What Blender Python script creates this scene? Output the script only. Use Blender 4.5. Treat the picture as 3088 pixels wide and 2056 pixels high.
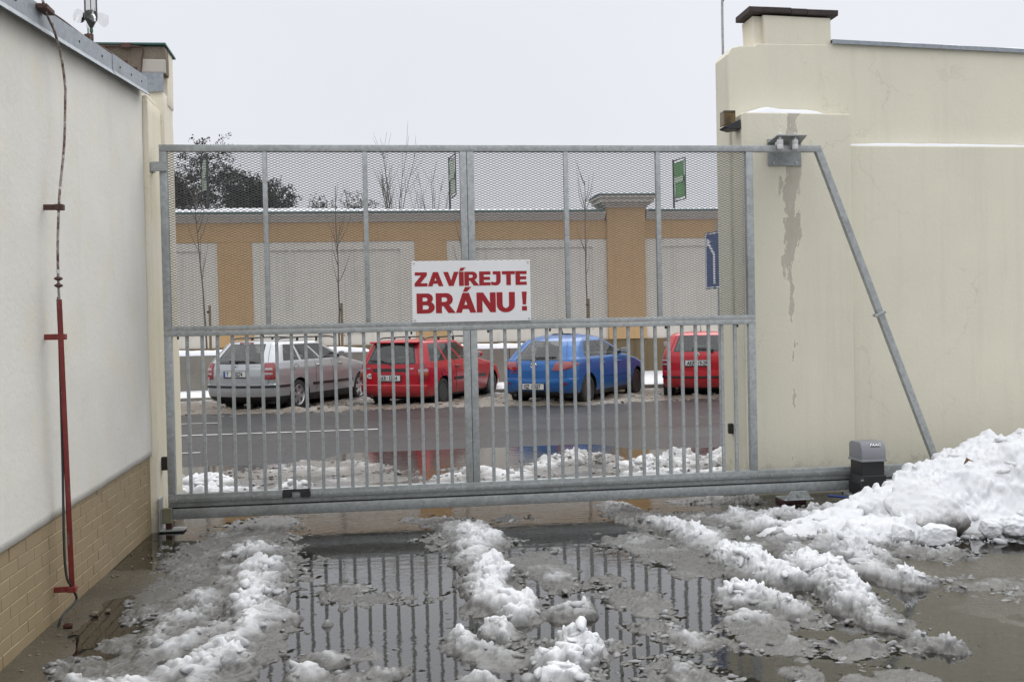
import bpy, bmesh, math, random
import numpy as np
from mathutils import Vector, Matrix, noise as mnoise

# ------------------------------------------------------------------ camera, sky, light, exposure
scene = bpy.context.scene
for _o in list(bpy.data.objects):
    bpy.data.objects.remove(_o)
COL = scene.collection
EYE = 1.70
cam_d = bpy.data.cameras.new('camera')
cam_d.sensor_width = 36.0
cam_d.lens = 36.0
cam_d.clip_start = 0.05
cam_d.clip_end = 2000
cam = bpy.data.objects.new('camera', cam_d)
COL.objects.link(cam)
_psi, _th, _r = math.radians(7.4), math.radians(-1.05), math.radians(1.2)
_fw = Vector((math.sin(_psi)*math.cos(_th), math.cos(_psi)*math.cos(_th), math.sin(_th)))
_r0 = Vector((math.cos(_psi), -math.sin(_psi), 0))
_u0 = _r0.cross(_fw)
_R = math.cos(_r)*_r0 - math.sin(_r)*_u0
_U = math.cos(_r)*_u0 + math.sin(_r)*_r0
_m = Matrix.Identity(4)
for _i in range(3):
    _m[_i][0], _m[_i][1], _m[_i][2] = _R[_i], _U[_i], -_fw[_i]
_m.translation = (0, 0, EYE)
cam.matrix_world = _m
scene.camera = cam

world = bpy.data.worlds.new('World')
scene.world = world
world.use_nodes = True
wn, wl = world.node_tree.nodes, world.node_tree.links
wn.clear()
w_out = wn.new('ShaderNodeOutputWorld')
w_add = wn.new('ShaderNodeAddShader')
w_sky = wn.new('ShaderNodeTexSky')
w_sky.sky_type = 'NISHITA'
w_sky.sun_disc = False
w_sky.sun_elevation = math.radians(52)
w_sky.sun_rotation = math.radians(35)
w_sky.dust_density = 4.0
w_bg1 = wn.new('ShaderNodeBackground')
w_bg1.inputs[1].default_value = 0.005
wl.new(w_sky.outputs[0], w_bg1.inputs[0])
w_tc = wn.new('ShaderNodeTexCoord')
w_sep = wn.new('ShaderNodeSeparateXYZ')
wl.new(w_tc.outputs['Generated'], w_sep.inputs[0])
w_cl = wn.new('ShaderNodeMapRange'); w_cl.interpolation_type = 'SMOOTHSTEP'; w_cl.inputs[1].default_value = .28; w_cl.inputs[2].default_value = .95
wl.new(w_sep.outputs[2], w_cl.inputs[0])
w_mix = wn.new('ShaderNodeMix'); w_mix.data_type = 'RGBA'      # a closed cloud layer: brighter overhead, as overcast skies are
w_mix.inputs[6].default_value = (0.735, 0.748, 0.800, 1)
w_mix.inputs[7].default_value = (1.85, 1.87, 1.92, 1)
wl.new(w_cl.outputs[0], w_mix.inputs[0])
w_no = wn.new('ShaderNodeTexNoise'); w_no.inputs['Scale'].default_value = 2.2; w_no.inputs['Detail'].default_value = 4
wl.new(w_tc.outputs['Generated'], w_no.inputs['Vector'])
w_rg = wn.new('ShaderNodeMapRange'); w_rg.inputs[3].default_value = 0.93; w_rg.inputs[4].default_value = 1.07
wl.new(w_no.outputs[0], w_rg.inputs[0])
w_mul = wn.new('ShaderNodeMix'); w_mul.data_type = 'RGBA'; w_mul.blend_type = 'MULTIPLY'; w_mul.inputs[0].default_value = 1
wl.new(w_mix.outputs[2], w_mul.inputs[6]); wl.new(w_rg.outputs[0], w_mul.inputs[7])
w_bg2 = wn.new('ShaderNodeBackground')
wl.new(w_mul.outputs[2], w_bg2.inputs[0])
w_bg2.inputs[1].default_value = 1.0
wl.new(w_bg1.outputs[0], w_add.inputs[0]); wl.new(w_bg2.outputs[0], w_add.inputs[1])
wl.new(w_add.outputs[0], w_out.inputs[0])

sun_d = bpy.data.lights.new('sun', 'SUN')
sun_d.energy = 1.0
sun_d.angle = math.radians(50)
sun_d.color = (1.0, 0.98, 0.95)
sun = bpy.data.objects.new('sun', sun_d)
COL.objects.link(sun)
_sd = Vector((math.sin(math.radians(35))*math.cos(math.radians(52)), math.cos(math.radians(35))*math.cos(math.radians(52)), math.sin(math.radians(52))))
sun.rotation_euler = _sd.to_track_quat('Z', 'Y').to_euler()
sun.location = (6, 10, 20)

scene.view_settings.view_transform = 'Standard'
scene.view_settings.look = 'None'
scene.view_settings.exposure = 0.10
scene.view_settings.gamma = 1.0
scene.view_settings.use_curve_mapping = False
scene.render.engine = 'CYCLES'
scene.cycles.use_denoising = True
scene.cycles.max_bounces = 6
scene.cycles.diffuse_bounces = 3
scene.cycles.use_adaptive_sampling = True
scene.cycles.adaptive_threshold = .02
scene.cycles.transparent_max_bounces = 24
scene.cycles.caustics_reflective = False
scene.cycles.caustics_refractive = False

RNG = random.Random(7)
NPR = np.random.RandomState(11)
PI = math.pi

# ------------------------------------------------------------------ helpers
def tag(o, label=None, cat=None, group=None, kind=None):
    if label: o['label'] = label
    if cat: o['category'] = cat
    if group: o['group'] = group
    if kind: o['kind'] = kind
    return o

def empty(name, loc=(0, 0, 0), rz=0.0, parent=None):
    o = bpy.data.objects.new(name, None)
    COL.objects.link(o)
    o.location = loc
    o.rotation_euler = (0, 0, rz)
    if parent: o.parent = parent
    return o

def link(name, me, mat=None, parent=None, smooth=None):
    if mat is not None and not me.materials:
        me.materials.append(mat)
    if smooth is not None:
        me.shade_smooth()
        if smooth < 180:
            me.set_sharp_from_angle(angle=math.radians(smooth))
    o = bpy.data.objects.new(name, me)
    COL.objects.link(o)
    if parent: o.parent = parent
    return o

def bevel_bm(bm, off, seg=1, angle=30):
    es = [e for e in bm.edges if len(e.link_faces) == 2 and e.calc_face_angle(0) > math.radians(angle)]
    if es:
        bmesh.ops.bevel(bm, geom=es, offset=off, segments=seg, affect='EDGES', profile=0.5, clamp_overlap=True)

class MB:
    def __init__(s): s.v, s.f = [], []
    def add(s, v, f):
        n = len(s.v); s.v += [tuple(p) for p in v]; s.f += [tuple(i+n for i in q) for q in f]; return s
    def box(s, x0, x1, y0, y1, z0, z1, M=None):
        v = [Vector((x, y, z)) for z in (z0, z1) for y in (y0, y1) for x in (x0, x1)]
        if M: v = [M @ p for p in v]
        return s.add(v, [(0,2,3,1),(4,5,7,6),(0,1,5,4),(2,6,7,3),(0,4,6,2),(1,3,7,5)])
    def prism(s, poly, a, b, axis='y'):       # poly in the other two axes
        n = len(poly)
        def P(u, w, d):
            return (u, d, w) if axis == 'y' else ((d, u, w) if axis == 'x' else (u, w, d))
        v = [P(u, w, a) for u, w in poly]+[P(u, w, b) for u, w in poly]
        f = [tuple(range(n)), tuple(range(2*n-1, n-1, -1))]+[(i, i+n, (i+1) % n+n, (i+1) % n) for i in range(n)]
        return s.add(v, f)
    def tube(s, pts, r, n=8, cap=True, ry=None):
        pts = [Vector(p) for p in pts]
        k = len(pts)
        rs = r if isinstance(r, (list, tuple)) else [r]*k
        v, f = [], []
        up = None
        for i, p in enumerate(pts):
            d = (pts[min(i+1, k-1)]-pts[max(i-1, 0)])
            if d.length < 1e-9: d = Vector((0, 0, 1))
            d.normalize()
            if up is None:
                up = Vector((0, 0, 1)) if abs(d.z) < .9 else Vector((1, 0, 0))
            a = d.cross(up)
            if a.length < 1e-6: a = d.orthogonal()
            a.normalize(); b = a.cross(d).normalized(); up = b
            for j in range(n):
                t = 2*PI*j/n
                v.append(p+a*(rs[i]*math.cos(t))+b*(rs[i]*math.sin(t)))
        for i in range(k-1):
            for j in range(n):
                f.append((i*n+j, i*n+(j+1) % n, (i+1)*n+(j+1) % n, (i+1)*n+j))
        if cap:
            f.append(tuple(range(n-1, -1, -1))); f.append(tuple((k-1)*n+j for j in range(n)))
        return s.add(v, f)
    def lathe(s, prof, M=None, n=20, cap=True):   # prof: (r, h) about local z
        v, f = [], []
        for r, h in prof:
            for j in range(n):
                t = 2*PI*j/n
                v.append(Vector((r*math.cos(t), r*math.sin(t), h)))
        k = len(prof)
        for i in range(k-1):
            for j in range(n):
                f.append((i*n+j, i*n+(j+1) % n, (i+1)*n+(j+1) % n, (i+1)*n+j))
        if cap:
            f.append(tuple(range(n-1, -1, -1))); f.append(tuple((k-1)*n+j for j in range(n)))
        if M: v = [M @ p for p in v]
        return s.add(v, f)
    def mesh(s, name='m', bevel=0, seg=1, fix=True):
        me = bpy.data.meshes.new(name)
        me.from_pydata([tuple(p) for p in s.v], [], s.f)
        if bevel or fix:
            bm = bmesh.new(); bm.from_mesh(me)
            if fix: bmesh.ops.recalc_face_normals(bm, faces=bm.faces)
            if bevel: bevel_bm(bm, bevel, seg)
            bm.to_mesh(me); bm.free()
        me.update()
        return me
    def build(s, name, mat, parent=None, smooth=None, bevel=0, seg=1):
        return link(name, s.mesh(name, bevel, seg), mat, parent, smooth)

def np_mesh(name, V, F):
    me = bpy.data.meshes.new(name)
    V = np.asarray(V, np.float32); F = np.asarray(F, np.int32)
    me.vertices.add(len(V)); me.vertices.foreach_set('co', V.ravel())
    n = F.shape[1]
    me.loops.add(F.size); me.loops.foreach_set('vertex_index', F.ravel())
    me.polygons.add(len(F))
    me.polygons.foreach_set('loop_start', np.arange(0, F.size, n, dtype=np.int32))
    me.update(calc_edges=True)
    return me

# numpy noise
def _hash(ix, iy, seed):
    h = (ix.astype(np.int64)*374761393+iy.astype(np.int64)*668265263+seed*1442695041) & 0xffffffff
    h = ((h ^ (h >> 13))*1274126177) & 0xffffffff
    h = (h ^ (h >> 16)) & 0xffffffff
    return h.astype(np.float64)/4294967295.0
def vnoise(x, y, s, seed):
    x = x/s; y = y/s
    ix = np.floor(x); iy = np.floor(y); fx = x-ix; fy = y-iy
    fx = fx*fx*(3-2*fx); fy = fy*fy*(3-2*fy)
    a = _hash(ix, iy, seed); b = _hash(ix+1, iy, seed); c = _hash(ix, iy+1, seed); d = _hash(ix+1, iy+1, seed)
    return (a+(b-a)*fx)*(1-fy)+(c+(d-c)*fx)*fy
def fbm(x, y, s, seed, o=4):
    r = 0; a = .5
    for i in range(o):
        r = r+a*(vnoise(x+i*3.7, y-i*1.3, s, seed+i)-.5); s /= 2.03; a *= .55
    return r
def worley(x, y, s, seed):
    x = x/s; y = y/s
    ix = np.floor(x); iy = np.floor(y)
    f1 = np.full(x.shape, 9.); f2 = np.full(x.shape, 9.); hid = np.zeros(x.shape)
    for dx in (-1, 0, 1):
        for dy in (-1, 0, 1):
            cx = ix+dx; cy = iy+dy
            px = cx+_hash(cx, cy, seed); py = cy+_hash(cx, cy, seed+77)
            d = (px-x)**2+(py-y)**2
            m = d < f1
            f2 = np.where(m, f1, np.minimum(f2, d))
            hid = np.where(m, _hash(cx, cy, seed+155), hid)
            f1 = np.where(m, d, f1)
    return np.sqrt(f1), np.sqrt(f2), hid
def sstep(a, b, x):
    t = np.clip((x-a)/(b-a), 0, 1)
    return t*t*(3-2*t)

# ------------------------------------------------------------------ materials
class NT:
    def __init__(s, name):
        s.m = bpy.data.materials.new(name); s.m.use_nodes = True
        s.t = s.m.node_tree; s.n = s.t.nodes; s.l = s.t.links
        s.b = s.n['Principled BSDF']; s.out = s.n['Material Output']
        s.tc = s.n.new('ShaderNodeTexCoord')
    def mapping(s, scale=(1, 1, 1), src='Object'):
        m = s.n.new('ShaderNodeMapping'); m.inputs['Scale'].default_value = scale
        s.l.new(s.tc.outputs[src], m.inputs[0]); return m.outputs[0]
    def noise(s, scale, detail=4, rough=.55, vec=None, dist=0.0, src='Object'):
        n = s.n.new('ShaderNodeTexNoise')
        n.inputs['Scale'].default_value = scale; n.inputs['Detail'].default_value = detail
        n.inputs['Roughness'].default_value = rough; n.inputs['Distortion'].default_value = dist
        s.l.new(vec if vec is not None else s.tc.outputs[src], n.inputs['Vector'])
        return n.outputs[0]
    def voro(s, scale, vec=None, out='Color', feature='F1'):
        n = s.n.new('ShaderNodeTexVoronoi'); n.inputs['Scale'].default_value = scale; n.feature = feature
        s.l.new(vec if vec is not None else s.tc.outputs['Object'], n.inputs['Vector'])
        return n.outputs[out]
    def rng(s, v, a, b, c=0.0, d=1.0):
        n = s.n.new('ShaderNodeMapRange'); n.inputs[1].default_value = a; n.inputs[2].default_value = b
        n.inputs[3].default_value = c; n.inputs[4].default_value = d
        s.l.new(v, n.inputs[0]); return n.outputs[0]
    def math(s, op, a, b=None):
        n = s.n.new('ShaderNodeMath'); n.operation = op
        for i, x in enumerate((a, b)):
            if x is None: continue
            if isinstance(x, (int, float)): n.inputs[i].default_value = x
            else: s.l.new(x, n.inputs[i])
        return n.outputs[0]
    def mix(s, fac, a, b, blend='MIX'):
        n = s.n.new('ShaderNodeMix'); n.data_type = 'RGBA'; n.blend_type = blend
        for i, x in ((0, fac), (6, a), (7, b)):
            if isinstance(x, (int, float)): n.inputs[i].default_value = x
            elif isinstance(x, tuple): n.inputs[i].default_value = x if len(x) == 4 else (*x, 1)
            else: s.l.new(x, n.inputs[i])
        return n.outputs[2]
    def sep(s, v):
        n = s.n.new('ShaderNodeSeparateXYZ'); s.l.new(v, n.inputs[0]); return n.outputs
    def pos(s):
        return s.n.new('ShaderNodeNewGeometry').outputs['Position']
    def attr(s, name):
        n = s.n.new('ShaderNodeAttribute'); n.attribute_name = name; return n.outputs['Fac']
    def set(s, k, v):
        i = s.b.inputs[k]
        if isinstance(v, (int, float)): i.default_value = v
        elif isinstance(v, tuple): i.default_value = v if (len(v) == 4 or i.type == 'VECTOR') else (*v, 1)
        else: s.l.new(v, i)
    def bump(s, h, strength, dist=0.01):
        n = s.n.new('ShaderNodeBump'); n.inputs['Strength'].default_value = strength; n.inputs['Distance'].default_value = dist
        s.l.new(h, n.inputs['Height'])
        s.l.new(n.outputs[0], s.b.inputs['Normal']); return n

def simple(name, col, rough=.5, metal=0., var=.12, scale=8., bump=0., coat=0., spec=.5):
    t = NT(name)
    n = t.noise(scale, 5)
    c = t.mix(t.rng(n, .3, .7), tuple(x*(1-var) for x in col), tuple(min(1, x*(1+var)) for x in col))
    t.set('Base Color', c); t.set('Roughness', t.rng(n, .2, .8, max(.02, rough-.06), rough+.06)); t.set('Metallic', metal)
    t.set('Specular IOR Level', spec)
    if coat: t.set('Coat Weight', coat); t.set('Coat Roughness', .04)
    if bump: t.bump(t.noise(scale*8, 4), bump, .004)
    return t.m

def plaster(name, col, stain, streak=.5, grain=.35, peel=False, mott=.5, yel=None, crack=.2):
    t = NT(name)
    p = t.pos()
    big = t.noise(.9, 5, .6, vec=p)
    mid = t.noise(5.5, 6, .6, vec=p)
    mp = t.n.new('ShaderNodeMapping'); mp.inputs['Scale'].default_value = (7, 7, .35); t.l.new(p, mp.inputs[0])
    stk = t.noise(1.0, 6, .62, vec=mp.outputs[0])
    c = t.mix(t.math('MULTIPLY', t.rng(big, .38, .68), mott), col, stain)
    c = t.mix(t.math('MULTIPLY', t.rng(stk, .52, .78), streak), c, tuple(x*.72 for x in stain))
    c = t.mix(t.math('MULTIPLY', t.rng(mid, .55, .85), .25), c, tuple(min(.85, x*1.12) for x in col))
    if yel:
        yv = t.noise(2.3, 6, .65, vec=p)
        c = t.mix(t.math('MULTIPLY', t.rng(yv, .5, .72), yel), c, (col[0]*.97, col[1]*.92, col[2]*.72))
    specks = t.noise(42, 3, .6, vec=p)
    c = t.mix(t.math('MULTIPLY', t.rng(specks, .70, .76), .5), c, tuple(x*.55 for x in col))
    h = t.math('ADD', t.math('MULTIPLY', t.noise(160, 3, .6, vec=p), .35), t.math('ADD', t.math('MULTIPLY', mid, 1.0), t.noise(28, 5, .6, vec=p)))
    if peel:
        x, y, z = t.sep(p)
        mpp = t.n.new('ShaderNodeMapping'); mpp.inputs['Scale'].default_value = (10, 10, 4.2); t.l.new(p, mpp.inputs[0])
        n1 = t.noise(1.0, 7, .62, vec=mpp.outputs[0]); n2 = t.noise(2.6, 3, .5, vec=p)
        xc = t.math('ADD', 3.92, t.math('MULTIPLY', t.math('SUBTRACT', n2, .5), .16))
        dx = t.math('ABSOLUTE', t.math('SUBTRACT', x, xc))
        wz = t.rng(z, 1.55, 2.45, .03, .095)
        e = t.math('SUBTRACT', 1.0, t.math('DIVIDE', dx, wz))
        zt = t.math('ADD', t.rng(z, 1.5, 2.4, -.40, .06), t.math('MULTIPLY', t.math('SUBTRACT', n2, .5), .9))
        v = t.math('ADD', t.math('ADD', t.math('MULTIPLY', e, .34), t.math('MULTIPLY', t.math('SUBTRACT', n1, .5), 2.6)), zt)
        # only inside the run
        lim = t.math('MULTIPLY', t.math('LESS_THAN', z, 3.66), t.math('LESS_THAN', y, 9.45))
        msk = t.math('MULTIPLY', t.math('MULTIPLY', t.rng(v, .10, .16), t.rng(e, -.25, .0)), lim)
        fresh = t.mix(t.rng(n1, .35, .65), (.40, .36, .30), (.50, .46, .39))
        halo = t.math('MULTIPLY', t.math('MULTIPLY', t.rng(v, -.12, .10), t.rng(e, -.6, -.1)), lim)
        c = t.mix(t.math('MULTIPLY', halo, .55), c, tuple(min(.85, q*1.10) for q in col))
        c = t.mix(t.math('MULTIPLY', msk, .8), c, fresh)
        h = t.math('SUBTRACT', h, t.math('MULTIPLY', msk, 2.2))
    # hairline cracks and splash dirt at the foot
    wv = t.n.new('ShaderNodeVectorMath'); wv.operation = 'ADD'
    nz_ = t.n.new('ShaderNodeTexNoise'); nz_.inputs['Scale'].default_value = 2.5; nz_.inputs['Detail'].default_value = 6; t.l.new(p, nz_.inputs['Vector'])
    t.l.new(p, wv.inputs[0]); t.l.new(nz_.outputs['Color'], wv.inputs[1])
    ck = t.voro(.55, vec=wv.outputs[0], out='Distance', feature='DISTANCE_TO_EDGE')
    ckm = t.math('MULTIPLY', t.rng(ck, .0025, .006, 1, 0), t.math('MULTIPLY', t.rng(big, .45, .6), crack))
    c = t.mix(ckm, c, tuple(q*.45 for q in stain))
    zz = t.sep(p)[2]
    spl = t.math('ADD', t.rng(zz, .0, .55, .55, -.25), t.math('SUBTRACT', t.noise(9, 6, .7, vec=p), .5))
    c = t.mix(t.math('MULTIPLY', t.rng(spl, .12, .45), .55), c, (.23, .205, .165))
    t.set('Base Color', c); t.set('Roughness', .88); t.set('Specular IOR Level', .25)
    t.bump(h, grain, .006)
    return t.m

M = {}
M['plaster_l'] = plaster('plaster_grey_white', (.75, .735, .68), (.67, .65, .58), .16, .40, yel=.5, crack=.06)
M['plaster_r'] = plaster('plaster_cream', (.755, .72, .585), (.67, .64, .525), .24, .38, peel=True)
M['plaster_p'] = plaster('plaster_pillar', (.79, .745, .63), (.76, .69, .50), .35, .38, mott=.8)
M['panel'] = plaster('plaster_panel', (.68, .645, .575), (.58, .55, .485), .5, .2)
M['orange'] = plaster('plaster_ochre', (.52, .345, .175), (.46, .305, .16), .4, .2)
M['brownbase'] = plaster('plaster_brown', (.19, .145, .085), (.12, .095, .06), .8, .25)
M['cornice'] = plaster('plaster_cornice', (.54, .50, .45), (.45, .42, .375), .4, .2)

def galv(name, col=(.385, .405, .405), dirt=.5):
    t = NT(name)
    sp = t.voro(38, out='Color')
    n = t.noise(2.2, 5, .6); n2 = t.noise(11, 5, .65)
    hsv = t.sep(sp)[0]
    c = t.mix(t.rng(hsv, 0, 1), tuple(x*.86 for x in col), tuple(x*1.12 for x in col))
    c = t.mix(t.math('MULTIPLY', t.rng(n, .5, .75), dirt), c, (.20, .21, .20))
    c = t.mix(t.math('MULTIPLY', t.rng(n2, .62, .8), dirt*.8), c, (.50, .52, .53))
    t.set('Base Color', c); t.set('Metallic', .35)
    t.set('Roughness', t.rng(n2, .3, .7, .38, .62))
    t.bump(n2, .12, .003)
    return t.m
M['galv'] = galv('galvanised_steel')
M['galv_dirty'] = galv('galvanised_steel_wet', (.33, .35, .35), .7)
M['zinc'] = galv('zinc_sheet', (.30, .33, .36), .5)
M['mesh'] = simple('expanded_metal', (.14, .147, .15), .55, .3, .2, 30)
M['black'] = simple('black_plastic', (.018, .018, .019), .45, 0, .2, 12)
M['rubber'] = simple('tyre_rubber', (.022, .021, .020), .75, 0, .3, 9)
M['grey_plastic'] = simple('grey_plastic', (.235, .24, .26), .5, 0, .05, 5)
M['white_plastic'] = simple('white_nylon', (.62, .62, .61), .45, 0, .05, 10)
M['signwhite'] = simple('sign_white', (.82, .82, .825), .45, 0, .03, 3)
M['signred'] = simple('sign_red', (.33, .004, .010), .45, 0, .05, 5)
M['olive'] = simple('olive_paint', (.17, .165, .105), .5, 0, .15, 8)
M['redoxide'] = simple('red_oxide', (.055, .018, .015), .55, 0, .2, 10)
M['brownrust'] = simple('rust_brown', (.085, .04, .03), .7, 0, .35, 25)
M['bolt'] = simple('zinc_bolt', (.50, .51, .52), .35, .7, .1, 30)
M['blueplastic'] = simple('blue_cable', (.02, .05, .22), .5, 0, .1, 9)
M['green_sheet'] = simple('green_sheet', (.045, .115, .10), .5, .1, .25, 3)
M['bark'] = simple('bark', (.055, .045, .038), .9, 0, .3, 12, .5)
M['twig'] = simple('twig_grey', (.13, .11, .09), .9, 0, .3, 12)
M['stake'] = simple('wood_stake', (.20, .145, .08), .85, 0, .25, 10)
M['foliage'] = simple('dark_foliage', (.020, .024, .016), .8, 0, .45, 2.5)
M['foliage2'] = simple('dark_seed_clusters', (.032, .026, .020), .85, 0, .4, 2.5)
M['brickpaint'] = None
M['roadwhite'] = simple('road_paint', (.42, .42, .41), .6, 0, .15, 7)
M['navy'] = simple('sign_blue', (.012, .05, .20), .4, 0, .05, 3)
M['bannergreen'] = simple('banner_green', (.11, .27, .09), .6, 0, .2, 1.5)
M['bannerpale'] = simple('banner_pale', (.44, .52, .40), .6, 0, .1, 1.5)
M['darkmetal'] = simple('dark_metal', (.05, .052, .055), .5, .4, .2, 6)
M['chrome'] = simple('chrome', (.72, .73, .74), .18, 1., .05, 6)
M['alloy'] = simple('alloy_silver', (.50, .50, .51), .3, .7, .08, 6)
M['steelrim'] = simple('steel_rim', (.07, .068, .066), .5, .3, .3, 9)
M['plate'] = simple('plate_white', (.62, .62, .60), .45, 0, .04, 6)
M['ink'] = simple('black_ink', (.012, .012, .012), .5, 0, .05, 6)
M['euro'] = simple('plate_blue', (.02, .07, .32), .45, 0, .05, 6)
M['lining'] = simple('cabin_lining', (.22, .22, .21), .9, 0, .2, 14)
M['seat'] = simple('seat_fabric', (.025, .026, .028), .9, 0, .2, 14)
M['graffiti'] = simple('graffiti_grey', (.30, .29, .28), .8, 0, .1, 10)
M['leafbrown'] = simple('dead_leaf', (.11, .06, .03), .8, 0, .3, 15)

def redpaint():
    t = NT('red_iron_paint')
    n = t.noise(9, 6, .7); mp = t.mapping((30, 30, 3)); n2 = t.noise(1.4, 6, .7, vec=mp)
    c = t.mix(t.rng(n, .35, .65), (.17, .022, .020), (.24, .035, .030))
    c = t.mix(t.rng(n2, .60, .64), c, (.17, .16, .17))
    c = t.mix(t.rng(n2, .72, .74), c, (.55, .53, .50))
    t.set('Base Color', c); t.set('Roughness', .55); t.bump(n, .3, .003)
    return t.m
M['redpaint'] = redpaint()

def wirepaint():
    t = NT('painted_wire')
    n = t.noise(26, 5, .7)
    c = t.mix(t.rng(n, .42, .5), (.10, .045, .035), (.27, .23, .20))
    c = t.mix(t.rng(n, .60, .63), c, (.60, .58, .52))
    t.set('Base Color', c); t.set('Roughness', .6)
    return t.m
M['wire'] = wirepaint()

def brickpaint():
    t = NT('tan_brick_paint')
    p = t.pos()
    n = t.noise(3, 5, .6, vec=p); n2 = t.noise(38, 5, .65, vec=p); n3 = t.noise(.8, 3, .5, vec=p)
    c = t.mix(t.rng(n, .3, .7), (.29, .222, .128), (.325, .25, .148))
    c = t.mix(t.math('MULTIPLY', t.rng(n3, .45, .7), .35), c, (.345, .275, .175))
    c = t.mix(t.math('MULTIPLY', t.rng(n2, .62, .75), .3), c, (.21, .16, .092))
    t.set('Base Color', c); t.set('Roughness', .55); t.bump(n2, .28, .004)
    return t.m
M['brick'] = brickpaint()

def conc(name, c1, c2, dark, rough=.85, sc=3.):
    t = NT(name); p = t.pos()
    n = t.noise(sc, 6, .65, vec=p); n2 = t.noise(sc*14, 5, .7, vec=p); n3 = t.noise(sc*45, 3, .6, vec=p)
    c = t.mix(t.rng(n, .3, .7), c1, c2)
    c = t.mix(t.math('MULTIPLY', t.rng(n2, .55, .75), .6), c, dark)
    t.set('Base Color', c); t.set('Roughness', rough)
    t.bump(t.math('ADD', n2, t.math('MULTIPLY', n3, .6)), .6, .006)
    return t.m
M['stone'] = conc('old_stone', (.15, .122, .092), (.23, .195, .15), (.05, .043, .034), .9, 6)
M['concrete'] = conc('concrete_block', (.17, .155, .13), (.25, .23, .195), (.11, .10, .085), .8, 1.2)
M['capbrick'] = conc('cap_brick', (.028, .021, .019), (.055, .04, .035), (.014, .012, .011), .75, 5)

def yard():
    t = NT('wet_concrete'); p = t.pos()
    n = t.noise(1.2, 6, .62, vec=p); n2 = t.noise(14, 6, .7, vec=p); n3 = t.noise(90, 4, .7, vec=p)
    c = t.mix(t.rng(n, .3, .7), (.046, .040, .029), (.098, .086, .062))
    c = t.mix(t.math('MULTIPLY', t.rng(n2, .52, .72), .6), c, (.042, .038, .031))
    c = t.mix(t.math('MULTIPLY', t.rng(n3, .62, .72), .5), c, (.24, .22, .185))
    t.set('Base Color', c); t.set('Roughness', t.rng(n2, .3, .7, .18, .42)); t.set('Specular IOR Level', .5)
    t.bump(t.math('ADD', n2, t.math('MULTIPLY', n3, .7)), .5, .008)
    return t.m
M['yard'] = yard()

def asphalt():
    t = NT('wet_asphalt'); p = t.pos()
    mp = t.n.new('ShaderNodeMapping'); mp.inputs['Scale'].default_value = (.18, .8, 1); t.l.new(p, mp.inputs[0])
    n = t.noise(1., 6, .6, vec=mp.outputs[0]); n2 = t.noise(60, 4, .7, vec=p); n3 = t.voro(90, vec=p, out='Distance')
    c = t.mix(t.rng(n, .3, .7), (.018, .0178, .018), (.034, .0335, .034))
    c = t.mix(t.math('MULTIPLY', t.rng(n2, .6, .75), .4), c, (.11, .107, .105))
    t.set('Base Color', c); t.set('Roughness', t.rng(n, .3, .7, .27, .40)); t.set('Specular IOR Level', .2)
    t.bump(t.math('ADD', n2, n3), .35, .005)
    return t.m
M['asphalt'] = asphalt()

def water():
    t = NT('meltwater')
    p = t.pos()
    mp = t.n.new('ShaderNodeMapping'); mp.inputs['Scale'].default_value = (1.0, 2.4, 1); t.l.new(p, mp.inputs[0])
    n = t.noise(5.5, 3, .5, vec=mp.outputs[0]); n2 = t.noise(21, 2, .5, vec=mp.outputs[0]); w = t.noise(.7, 2, .5, vec=p)
    x, y, z = t.sep(p)
    wind = t.math('ADD', t.math('MULTIPLY', t.rng(w, .42, .68), .9), t.math('ADD', .12, t.rng(y, 6.4, 8.2, 0, .5)))
    h = t.math('MULTIPLY', t.math('ADD', t.math('MULTIPLY', n, 1.0), t.math('MULTIPLY', n2, .35)), wind)
    b = t.n.new('ShaderNodeBump'); b.inputs['Strength'].default_value = .16; b.inputs['Distance'].default_value = .010
    t.l.new(h, b.inputs['Height'])
    gl = t.n.new('ShaderNodeBsdfGlossy'); gl.inputs['Roughness'].default_value = .012; gl.inputs['Color'].default_value = (1, 1, 1, 1)
    tr = t.n.new('ShaderNodeBsdfTransparent'); tr.inputs['Color'].default_value = (.66, .63, .54, 1)
    fr = t.n.new('ShaderNodeFresnel'); fr.inputs['IOR'].default_value = 2.0
    t.l.new(b.outputs[0], gl.inputs['Normal']); t.l.new(b.outputs[0], fr.inputs['Normal'])
    mx = t.n.new('ShaderNodeMixShader')
    t.l.new(fr.outputs[0], mx.inputs[0]); t.l.new(tr.outputs[0], mx.inputs[1]); t.l.new(gl.outputs[0], mx.inputs[2])
    t.l.new(mx.outputs[0], t.out.inputs[0])
    return t.m
M['water'] = water()

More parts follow.
